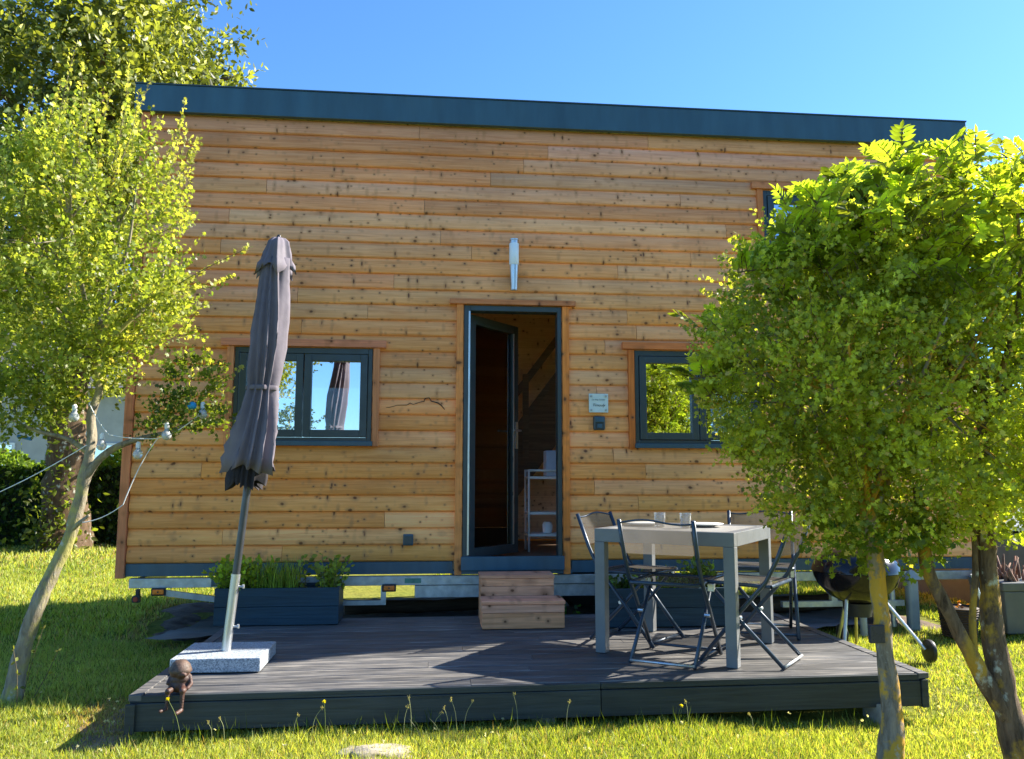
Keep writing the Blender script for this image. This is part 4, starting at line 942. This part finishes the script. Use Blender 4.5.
# left young tree in front of the house corner
lt = thing('young_tree', 'slim pale-barked young tree with light green leaves left of the deck', 'tree', (.10, -1.74, 0))
b = MB(); yb = -1.74
limb(b, [(.09, yb, -.06), (.10, yb, .02), (.15, yb, .32), (.235, yb, .60), (.345, yb+.01, .88), (.40, yb, 1.12), (.425, yb, 1.30), (.435, yb+.02, 1.45), (.415, yb+.04, 1.60), (.445, yb+.05, 1.75), (.42, yb+.05, 1.95)], [.080, .058, .046, .039, .035, .034, .033, .027, .023, .021, .018], 14, .3)
limb(b, [(.40, yb, 1.20), (.50, yb-.02, 1.34), (.60, yb-.02, 1.415), (.72, yb-.03, 1.46), (.88, yb-.04, 1.50), (1.02, yb-.05, 1.56)], [.026, .021, .018, .014, .010, .006], 9)
limb(b, [(.36, yb, .93), (.42, yb-.03, .98), (.47, yb-.04, 1.02)], [.016, .012, .007], 7)
limb(b, [(.42, yb+.02, 1.38), (.30, yb+.0, 1.46), (.15, yb-.02, 1.50), (.0, yb, 1.56)], [.018, .013, .011, .006], 7)
roots = [(.42, yb+.05, 1.93)]
for tx, ty, tz in ((.20, .0, 2.5), (.45, .15, 2.75), (.62, -.1, 2.6), (.05, .1, 2.4), (.35, -.25, 2.7), (.75, .05, 2.35)):
    limb(b, [(.42, yb+.05, 1.9), (.42+(tx-.42)*.4, yb+ty*.4, 1.9+(tz-1.9)*.45), (tx, yb+ty, tz), (tx*1.05, yb+ty*1.2, tz+.35)], [.018, .013, .009, .004], 7); roots.append((tx, yb+ty, tz))
LL = [((.30, yb, 2.55), (.62, .55, .62)), ((.05, yb+.05, 2.25), (.62, .55, .55)), ((.55, yb, 2.25), (.40, .45, .40)), ((.38, yb, 3.0), (.42, .42, .40)), ((-.15, yb, 2.8), (.42, .45, .42)), ((.30, yb, 1.86), (.30, .3, .22)), ((-.35, yb+.1, 2.1), (.4, .4, .5))]
branches_to(b, roots, [tuple(lobes_sample(LL, 1)[0][0]) for _ in range(40)], .007, .003)
b.build('trunk', M['barkpale'], lt, smooth=True)
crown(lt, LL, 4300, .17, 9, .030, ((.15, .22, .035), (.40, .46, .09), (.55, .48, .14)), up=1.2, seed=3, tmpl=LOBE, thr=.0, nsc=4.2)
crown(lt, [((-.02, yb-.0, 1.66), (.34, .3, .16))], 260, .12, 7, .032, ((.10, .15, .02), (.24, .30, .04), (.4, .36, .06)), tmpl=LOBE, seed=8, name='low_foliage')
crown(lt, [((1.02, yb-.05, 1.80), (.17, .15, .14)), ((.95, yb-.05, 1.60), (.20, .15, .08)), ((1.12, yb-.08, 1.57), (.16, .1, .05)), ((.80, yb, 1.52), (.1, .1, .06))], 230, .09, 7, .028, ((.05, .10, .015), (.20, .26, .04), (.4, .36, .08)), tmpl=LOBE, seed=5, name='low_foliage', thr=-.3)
sp = []
for k in range(46):
    x = -.5+1.4*k/45+random.uniform(-.04, .04); top = 3.15+.45*math.exp(-((x-.5)/.5)**2)+random.uniform(-.18, .18)
    if x > .75: top = 3.42
    a = (x-.05, yb+random.uniform(-.35, .35), top-random.uniform(.45, .65)); sp.append((a, (x+random.uniform(-.03, .05), a[1]+random.uniform(-.05, .05), top)))
sp += [((.70, yb, 2.30), (1.25, yb-.12, 2.42)), ((.70, yb-.05, 2.28), (1.20, yb-.18, 2.35)), ((.90, yb-.1, 2.36), (1.32, yb-.12, 2.60)), ((.55, yb, 2.05), (.95, yb-.06, 2.10)), ((.60, yb-.02, 2.08), (.98, yb-.1, 2.05)), ((.93, yb-.08, 2.06), (1.06, yb-.08, 2.26)),
       ((1.00, yb-.05, 1.60), (1.16, yb-.08, 1.80)), ((1.05, yb-.05, 1.70), (1.30, yb-.15, 1.86)), ((.95, yb, 1.62), (1.0, yb, 1.92)), ((.72, yb, 3.0), (.87, yb, 3.55)), ((.75, yb, 2.75), (.90, yb-.1, 3.1)), ((.6, yb, 2.6), (.95, yb, 2.80))]
sprays(lt, sp, LOBE, .029, .021, (.46, .47, .12))
# whippy sucker stalks at the foot
sprays(lt, [((.18, yb-.05, 0), (.30, yb-.12, .42)), ((.22, yb-.02, 0), (.38, yb-.1, .30)), ((.05, yb-.1, 0), (-.02, yb-.15, .26)), ((.2, yb-.15, 0), (.18, yb-.2, .33))], LEAF, .022, .06, (.22, .24, .05), name='sucker')

# string of bulbs hung in the young tree
sl_ = thing('string_lights', 'thin white cable with clear round bulbs strung in the young left tree', 'string lights', (.45, -1.80, 1.5))
b = MB()
def cat(a, c, sag, n=12):
    a = Vector(a); c = Vector(c); return [a.lerp(c, i/n)-Vector((0, 0, sag*4*(i/n)*(1-i/n))) for i in range(n+1)]
cab = [cat((-.30, -1.85, 1.02), (.44, -1.80, 1.42), .03), cat((.44, -1.80, 1.66), (.56, -1.80, 1.48), .015), cat((.56, -1.80, 1.48), (.84, -1.82, 1.46), .01), cat((.84, -1.82, 1.46), (.66, -1.80, 1.08), -.04), cat((.66, -1.80, 1.08), (.44, -1.79, .98), .02), cat((.84, -1.82, 1.46), (1.08, -1.86, 1.60), .02)]
for c_ in cab: b.tube(c_, .0028, 5, False)
b.build('cable', M['white'], sl_, smooth=True)
def bulb(x, y, z):
    b = MB(); b.lathe([(0, -.052), (.016, -.047), (.026, -.034), (.028, -.022), (.022, -.006), (.013, .006), (.012, .014), (0, .014)], (x, y, z), 16); g = b.build('bulb', M['glassb'], sl_, smooth=True)
    b = MB(); b.lathe([(0, .0145), (.0135, .0145), (.0135, .042), (.006, .05), (0, .05)], (x, y, z), 12); b.build('socket', M['white'], sl_, smooth='auto')
m_, nt_, p_ = base_mat('clear bulb'); p_.inputs['Base Color'].default_value = (.86, .88, .9, 1); p_.inputs['Roughness'].default_value = .06; p_.inputs['Transmission Weight'].default_value = .55; M['glassb'] = m_
for q in ((.385, -1.86, 1.60), (.53, -1.82, 1.44), (.74, -1.84, 1.39), (.90, -1.86, 1.50), (1.10, -1.88, 1.62)): bulb(*q)
b = MB(); b.lathe([(0, -.02), (.022, -.016), (.026, 0), (.02, .018), (0, .024)], (1.045, -1.90, 1.645), 14); b.build('blue_shade', simple('blue plastic', (.02, .30, .60), .35, 0, .1, 20, 0), sl_, smooth=True)
b = MB(); b.bar((.02, -1.72, 1.475), (.10, -1.72, 1.455), .022, .018); tag(b.build('ribbon', simple('blue ribbon cloth', (.03, .16, .45), .6, 0, .1, 20, 0), bevel=.004), 'small blue ribbon tied on a twig left of the pale trunk', 'ribbon')

# right: lichened trunk with a dense hawthorn-like crown
rt = thing('hawthorn_tree', 'small dense dark green tree with one lichened trunk right of the table', 'tree', (4.46, -3.10, 0)); yr = -3.10
b = MB()
limb(b, [(4.47, yr, -.12), (4.475, yr, -.03), (4.49, yr, .22), (4.475, yr, .45), (4.462, yr, .70), (4.45, yr, .90), (4.43, yr+.02, 1.2), (4.45, yr+.02, 1.5)], [.075, .058, .042, .036, .036, .034, .032, .022], 14, .3)
for k in range(9):
    a = 2*PI*k/9; limb(b, [(4.44, yr+.01, 1.05+.05*k % .3), (4.44+.25*math.cos(a), yr+.2*math.sin(a), 1.45), (4.44+.6*math.cos(a), yr+.5*math.sin(a), 1.8+.1*(k % 3))], [.016, .011, .005], 6)
RL = [((4.25, yr, 1.72), (.58, .55, .55)), ((4.60, yr, 1.62), (.62, .55, .62)), ((4.30, yr+.05, 2.10), (.50, .5, .40)), ((4.75, yr+.1, 2.15), (.55, .5, .45)), ((4.07, yr, 1.70), (.35, .4, .42)), ((4.45, yr, 1.20), (.52, .45, .28)), ((4.85, yr, 1.28), (.42, .4, .28)), ((4.20, yr, 1.40), (.36, .38, .32))]
branches_to(b, [(4.44+.3*math.cos(a), yr+.25*math.sin(a), 1.6) for a in np.linspace(0, 6, 7)], [tuple(lobes_sample(RL, 1)[0][0]) for _ in range(60)], .006, .0025)
b.build('trunk', M['barklich'], rt, smooth=True)
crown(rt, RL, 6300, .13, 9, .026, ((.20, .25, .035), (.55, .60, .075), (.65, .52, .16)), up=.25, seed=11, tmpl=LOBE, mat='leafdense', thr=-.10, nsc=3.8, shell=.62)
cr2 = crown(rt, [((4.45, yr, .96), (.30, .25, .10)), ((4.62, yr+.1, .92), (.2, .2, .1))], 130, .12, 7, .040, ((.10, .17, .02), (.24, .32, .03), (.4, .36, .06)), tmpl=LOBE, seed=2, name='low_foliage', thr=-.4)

Pq, uq, rq = lobes_sample(RL, 240, 1.0); sp = []
for p, u in zip(Pq, uq):
    if u[2] < -.35 or (p[2] > 2.25 and p[0] < 4.3) or (p[0] > 4.75 and p[2] < 1.3): continue
    d = unit(u+np.array([0, 0, .55])+R.normal(size=3)*.3); L_ = R.uniform(.10, .24); sp.append((tuple(p-d*.08), tuple(p+d*L_*.8)))
sprays(rt, sp, LOBE, .030, .022, (.56, .56, .10), name='outer_twigs', r=.0022); bpy.data.objects['outer_twigs']['kind'] = 'stuff'
# right: mossy double trunk with larger ash-like leaves, bright at the top
r3 = thing('ash_tree', 'multi-stemmed mossy tree with bright compound leaves at the right edge', 'tree', (5.10, -3.06, 0)); y3 = -3.06
b = MB()
limb(b, [(5.13, y3, -.12), (5.125, y3, -.03), (5.085, y3, .16), (5.05, y3, .32), (5.035, y3, .50), (5.03, y3, .70), (5.03, y3, .92), (5.05, y3+.02, 1.3), (5.12, y3+.05, 1.8)], [.10, .080, .062, .055, .047, .042, .044, .036, .02], 16, .35)
limb(b, [(5.10, y3-.01, .10), (5.0, y3-.02, .25), (4.90, y3-.03, .42), (4.83, y3-.03, .56), (4.76, y3-.03, .70), (4.715, y3-.02, .84), (4.70, y3, 1.2)], [.045, .038, .034, .030, .028, .030, .018], 12, .35)
limb(b, [(4.91, y3-.03, .42), (4.93, y3-.01, .60), (4.965, y3, .80), (4.97, y3, 1.05)], [.018, .015, .015, .012], 9, .2)
for k in range(8):
    a = 2*PI*k/8; limb(b, [(5.08, y3+.03, 1.5), (5.08+.3*math.cos(a), y3+.25*math.sin(a), 2.0), (5.0+.6*math.cos(a), y3+.4*math.sin(a), 2.45)], [.02, .012, .005], 6)
b.build('trunk', M['barkdark'], r3, smooth=True)
AL = [((5.25, y3, 1.75), (.45, .5, .75)), ((5.35, y3+.1, 2.35), (.45, .5, .40)), ((4.95, y3+.1, 2.45), (.50, .5, .30)), ((5.55, y3, 1.3), (.4, .45, .5))]
crown(r3, AL, 1900, .16, 8, .034, ((.20, .27, .03), (.46, .55, .05), (.50, .44, .10)), up=.4, seed=21, tmpl=LOBE, thr=-.25)
# compound leaves: opposite leaflets along a rachis
def compound(parent, starts, n_pair, L, size, cols, name='compound_leaves'):
    Ps = []; Ds = []; Cs = []; Ns = []; S = []
    mb = MB()
    for (p, d) in starts:
        d = unit(np.array(d)); sag = np.array([0, 0, -1]); up = np.array([0, 0, 1.])
        side = unit(np.cross(d, up)+R.normal(size=3)*.3); L_ = L*(.7+.6*R.random()); col = np.array(cols[0])*(1-R.random()) + np.array(cols[1])*R.random()
        q = np.array(p); pts = [q]
        for i in range(n_pair):
            t = (i+1)/n_pair; c = q+d*L_*t+sag*L_*.28*t*t; pts.append(c); n = np.cross(side, d)
            for s in (-1, 1):
                Ps.append(c); Ds.append(d*.75+side*s*.95+sag*.25); Cs.append(col*(.8+.4*R.random())); Ns.append(n); S.append(size*(.75+.35*math.sin(PI*t)+.2*R.random()))
        Ps.append(pts[-1]); Ds.append(d+sag*.6); Cs.append(col); Ns.append(np.cross(side, d)); S.append(size*1.1)
        mb.tube(pts, [.0022]*len(pts), 4, False)
    o = mb.build(name, M['twig'], parent)
    nr = np.array(Ns); return cloud('leaflets', LEAF, np.array(Ps), np.array(Ds), np.array(S), np.array(Cs), M['leaf'], o, width=.66, nrm=nr*1.3)
st_ = []; mbst = MB()
tops = [(4.66, 2.90), (5.02, 2.84), (5.30, 2.84), (4.50, 2.84), (4.36, 2.74), (4.48, 2.70), (4.60, 2.86), (4.72, 2.88), (4.86, 2.80), (4.98, 2.84), (5.10, 2.70), (5.22, 2.76), (5.34, 2.72), (4.02, 2.42), (4.12, 2.56), (4.24, 2.64), (4.0, 2.34), (4.3, 2.5), (4.55, 2.60), (4.4, 2.5), (4.8, 2.62), (5.0, 2.6), (5.2, 2.62), (5.4, 2.5), (5.15, 2.75), (4.68, 2.72),
        (3.62, 1.78), (3.68, 1.70), (3.74, 2.05), (5.38, 2.3), (5.45, 2.1), (5.3, 2.0), (5.35, 1.7), (5.4, 1.5), (5.3, 2.45), (5.25, 1.85), (4.25, 2.45), (3.80, 2.25)]
for (tx, tz) in tops:
    ty = y3+random.uniform(-.3, .3); root = Vector((tx*.7+4.85*.3, ty*.8+y3*.2, tz-.38)) if tx > 3.9 else Vector((tx+.35, ty, tz-.05))
    tip = Vector((tx, ty, tz-.08)); pth = smooth_path([root, root.lerp(tip, .5)+Vector((random.uniform(-.03, .03), 0, .01)), tip], 5); mbst = MB(); mbst.tube(pth, radii([.006, .003], len(pth)), 5, False); mbst.build('shoot', M['twig'], r3, smooth=True)
    for k in range(11):
        t = .35+.65*k/10; p = root.lerp(tip, t); a = random.uniform(0, 2*PI); dd = (tip-root).normalized()
        st_.append((tuple(p), (math.cos(a)+dd.x*.6, math.sin(a)+dd.y*.6, random.uniform(.5, 1.2)+.8*t)))
for _ in range(480):
    p = lobes_sample([((4.88, y3-.1, 2.45), (.70, .55, .34)), ((4.50, y3-.1, 2.28), (.45, .5, .26)), ((4.24, y3-.1, 2.36), (.28, .4, .16)), ((5.0, y3-.1, 2.2), (.5, .55, .3)), ((5.3, y3, 2.1), (.35, .45, .5))], 1, .8)[0][0]; a = random.uniform(0, 2*PI); st_.append((tuple(p), (math.cos(a), math.sin(a), random.uniform(.6, 1.8))))
compound(r3, st_, 5, .125, .058, ((.28, .40, .04), (.50, .55, .07)))
# pinkish flowering tips
sp = [((4.1+.11*k, y3-.1+.1*(k % 3), 2.25), (4.12+.11*k+random.uniform(-.03, .03), y3-.1, 2.55+random.uniform(0, .25))) for k in range(9)]
sprays(r3, sp, LEAF, .022, .025, (.34, .26, .07), name='flowering_tip', r=.002)
# small dark panel strapped to the lichened trunk
sp_ = thing('solar_lamp', 'small dark square solar lamp fixed to the lichened trunk', 'lamp', (4.40, -3.12, .56))
b = MB(); b.box(4.375, 4.445, -3.165, -3.145, .505, .585); b.build('panel', simple('dark panel', (.02, .025, .045), .3, 0, .1, 10, 0), sp_, bevel=.004)
b = MB(); b.box(4.385, 4.435, -3.144, -3.125, .515, .575); b.build('case', M['black'], sp_, bevel=.003)

# big tree behind left
bt = thing('big_tree', 'large broad tree with thick ivied brown trunk behind the house on the left', 'tree', (-3.91, 8.4, 0)); yt = 8.4
b = MB()
limb(b, [(-3.90, yt, -.1), (-3.92, yt, .8), (-3.95, yt, 1.8), (-3.95, yt, 3.0), (-3.8, yt, 4.6), (-3.6, yt, 6.2), (-3.6, yt, 8.5)], [.48, .36, .31, .29, .25, .18, .08], 20, .3)
for k in range(14):
    a = 2*PI*k/14; z = 3.0+.35*k; limb(b, [(-3.85, yt, z), (-3.8+1.3*math.cos(a*2.3), yt+1.2*math.sin(a*2.3), z+1.0), (-3.8+2.6*math.cos(a*2.3), yt+2.2*math.sin(a*2.3), z+1.4)], [.14, .08, .02], 8)
b.build('trunk', M['barkbig'], bt, smooth=True)
BL = [((-3.5, yt, 8.0), (2.1, 2.4, 2.2)), ((-5.2, yt, 7.0), (2.2, 2.4, 2.4)), ((-2.6, yt-.3, 7.4), (1.35, 1.8, 1.3)), ((-4.0, yt, 5.4), (2.4, 2.2, 1.5)), ((-5.0, yt-.5, 4.0), (1.6, 1.6, 1.4)), ((-2.9, yt, 5.2), (1.2, 1.5, 1.2)), ((-4.6, yt, 10.), (2.2, 2.2, 1.6)), ((-2.5, yt+.2, 3.6), (.8, 1, 1.0)), ((-1.75, yt, 9.75), (.45, .5, .35)), ((-5.3, yt, 2.9), (1.0, 1.0, .7)), ((-3.2, yt, 9.3), (1.2, 1.3, 1.0)), ((-1.5, yt, 8.55), (.5, .5, .2))]
crown(bt, BL, 9000, .55, 8, .13, ((.08, .10, .022), (.30, .33, .07), (.65, .66, .45)), up=.0, seed=31, thr=-.16, nsc=.75, tmpl=LEAF, wd=.9)
n = 500; P = np.stack([-3.95+R.normal(size=n)*.33, yt-.45+R.normal(size=n)*.1, np.abs(R.normal(size=n))*.8], 1)
cloud('ivy', LEAF, P, R.normal(size=(n, 3))+[0, -.5, .3], .11*(.6+.7*R.random(n)), np.tile([.16, .20, .03], (n, 1))*(.4+R.random((n, 1))), M['leaf'], bt)

# hedges behind
def hedge(x0, x1, y0, y1, h, n, label, sz=.07, seed=0):
    t = thing('hedge', label, 'hedge', ((x0+x1)/2, (y0+y1)/2, 0))
    b = MB(); nx_ = int((x1-x0)/.4)
    for i in range(nx_):
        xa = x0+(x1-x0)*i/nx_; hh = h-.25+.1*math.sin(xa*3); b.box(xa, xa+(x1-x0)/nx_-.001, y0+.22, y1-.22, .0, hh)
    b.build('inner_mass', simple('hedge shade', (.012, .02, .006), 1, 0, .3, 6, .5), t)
    face = R.random(n); P = np.empty((n, 3)); P[:, 0] = R.uniform(x0, x1, n)
    hh = h+.14*np.sin(P[:, 0]*1.9+seed)+.08*np.sin(P[:, 0]*5.3)
    top = face < .38; fr_ = (face >= .38) & (face < .85)
    P[:, 1] = np.where(top, R.uniform(y0, y1, n), np.where(fr_, y0+np.abs(R.normal(size=n))*.12, y1-np.abs(R.normal(size=n))*.1)); P[:, 2] = np.where(top, hh-np.abs(R.normal(size=n))*.12, R.random(n)*hh)
    P[:, 1] += .12*np.sin(P[:, 0]*2.7+P[:, 2]*3)
    nz = fnoise(P, 1.6, seed); k = nz > -.45; P = P[k]; nz = nz[k]; n = len(P)
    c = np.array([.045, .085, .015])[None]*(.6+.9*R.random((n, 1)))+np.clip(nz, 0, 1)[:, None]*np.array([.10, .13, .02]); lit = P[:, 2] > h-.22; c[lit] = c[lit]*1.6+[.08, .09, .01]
    cloud('foliage', LEAF, P, R.normal(size=(n, 3))*.7+[0, -.4, .6], sz*(.6+.8*R.random(n)), c, M['leafdense'], t, width=1.3)
hedge(-9, .5, 9.2, 10.2, 1.62, 22000, 'clipped dark green hedge with a sunlit top behind the big tree', .085, 1)
hedge(.5, 9, 10.6, 11.6, 1.5, 7000, 'long dark green hedge across the back of the lawn behind the house', .10, 4)
hedge(8.8, 17, 6.6, 8.0, 2.6, 9000, 'taller loose hedge beyond the lawn at the far right', .12, 9)
# bushes at the far right behind the mossy trunks
for (x, y, rr, lab, sd) in ((9.6, 4.2, (1.3, 1.0, 1.5), 'round green bush on the lawn behind the low shed', 3), (8.4, .1, (.5, .4, .35), 'small leafy shrub beside the low shed wall', 6)):
    t = thing('bush', lab, 'bush', (x, y, 0)); b = MB()
    for k in range(7): limb(b, [(x, y, -.02), (x+rr[0]*.3*math.cos(k), y+rr[1]*.3*math.sin(k), rr[2]*.5), (x+rr[0]*.6*math.cos(k), y+rr[1]*.6*math.sin(k), rr[2])], [.03, .02, .01], 6)
    b.build('stem', M['barkbig'], t, smooth=True)
    crown(t, [((x, y, rr[2]*.9), (rr[0], rr[1], rr[2]*.8))], 900, .25*rr[0], 8, .09*max(.5, rr[0]*.8), ((.06, .11, .015), (.18, .24, .03), (.3, .3, .06)), seed=sd)

# neighbouring house far left
nh = thing('neighbour_house', 'pale rendered house with grey roof glimpsed beyond the hedge on the left', 'house', (-12, 24, 0))
b = MB(); b.box(-17, -6.5, 22, 29, -.05, 4.3); b.build('wall', M['render'], nh)
b = MB(); b.add([(-17.4, 21.5, 4.2), (-6.1, 21.5, 4.2), (-6.1, 29.5, 4.2), (-17.4, 29.5, 4.2), (-17.4, 25.5, 7.4), (-6.1, 25.5, 7.4)], [(0, 1, 5, 4), (2, 3, 4, 5), (0, 4, 3), (1, 2, 5), (0, 3, 2, 1)]); b.build('roof', M['rooft'], nh)
for xx in (-15, -12.4, -9):
    b = MB(); b.box(xx, xx+1.1, 21.93, 21.99, 1.2, 2.4); wf = b.build('window', M['white'], nh)
    b = MB(); b.box(xx+.08, xx+1.02, 21.915, 21.928, 1.28, 2.32); b.build('pane', M['pane'], wf)

# trees behind the camera (they show only in the window reflections and from other viewpoints)
for i, (x, y, s, lab) in enumerate(((14.5, -13, 1.0, 'broad green tree on the garden side opposite the right-hand window'), (9.5, -17, 1.15, 'tall green tree on the garden side opposite the door'), (19, -17, 1.2, 'tall green tree farthest right on the garden side'))):
    t = thing('garden_tree', lab, 'tree', (x, y, 0)); b = MB(); limb(b, [(x, y, -.1), (x+.1, y, 1.6*s), (x, y, 4*s)], [.25, .2, .08], 10); b.build('trunk', M['barkbig'], t, smooth=True)
    crown(t, [((x, y, 4.2*s), (2.4*s, 2.2*s, 2.2*s)), ((x+1.2, y, 3.2*s), (1.6*s, 1.6*s, 1.4*s)), ((x-1.3, y+.2, 3.3*s), (1.5*s, 1.5*s, 1.5*s)), ((x, y, 1.9*s), (2.2*s, 1.8*s, 1.2*s))], 1500, .5, 7, .24, ((.06, .10, .015), (.22, .27, .03), (.3, .3, .06)), seed=i*3, nsc=.8)

# ------------------------------------------------------------------ wild flowers in front of the deck
def flower(x, h, lean, label, ydepth=-2.56):
    t = thing('dandelion', label, 'flower', (x, ydepth, 0))
    b = MB(); p = smooth_path([(x, ydepth, -.01), (x+lean*.4, ydepth, h*.55), (x+lean, ydepth-.01, h)], 4); b.tube(p, .0013, 5, False); b.build('stem', simple('green stem', (.12, .16, .03), .7), t)
    n = 22; P = np.tile(np.array([x+lean, ydepth-.01, h]), (n, 1)); D = R.normal(size=(n, 3))*.6+[0, -.2, .7]
    cloud('petals', LEAF, P, D, .012, np.tile([.70, .62, .03], (n, 1)), M['leaf'], t)
flower(1.27, .20, -.07, 'yellow flower on a bent stem at the left end of the deck', -2.60)
flower(1.93, .165, -.01, 'yellow flower standing before the deck front below the parasol foot', -2.58)
flower(3.66, .10, .02, 'low yellow flower before the middle of the deck front', -2.57)
sx_ = [(1.40, .10), (1.46, .12), (1.78, .13), (1.86, .15), (2.30, .15), (2.34, .19), (2.44, .11), (2.52, .14), (2.56, .17), (2.59, .16), (2.86, .19), (3.10, .15), (3.72, .15), (4.05, .10), (4.6, .08)]
b = MB(); H_ = []
for (x, h) in sx_:
    x = x+.0; l = random.choice([-1, 1])*random.uniform(.01, .05); y = -2.58+random.uniform(-.03, .02); zg = float(gz(x, y)); h += zg; p = smooth_path([(x, y, zg), (x+l*.3, y, h*.6), (x+l, y, h)], 4); b.tube(p, .0010, 4, False); H_ += [tuple(p[-1].lerp(p[-2], q/3)) for q in range(3)]
so_ = b.build('seed_stalks', simple('pale stalk', (.26, .28, .12), .8)); tag(so_, 'thin pale grass stalks with seed heads before the deck front', 'grass', kind='stuff')
P = np.repeat(np.array(H_), 6, 0)+R.normal(size=(len(H_)*6, 3))*.004; n = len(P)
cloud('seed_heads', LEAF, P, R.normal(size=(n, 3))*.15+[0, 0, 1], .007, np.tile([.34, .32, .18], (n, 1)), M['grass']).parent = so_
# clover heads and daisies in the lawn
n = 160; P = np.stack([R.uniform(-.3, 6, n), R.uniform(-3.3, -1.2, n), np.full(n, .035)], 1); k = ~in_deck(P[:, 0], P[:, 1]); P = np.repeat(P[k], 7, 0); n = len(P)
tag(cloud('clover_flowers', LEAF, P, R.normal(size=(n, 3))*.7+[0, 0, .6], .011, np.tile([.62, .60, .50], (n, 1)), M['leaf']), 'tiny white clover heads scattered through the lawn', 'flowers', kind='stuff')
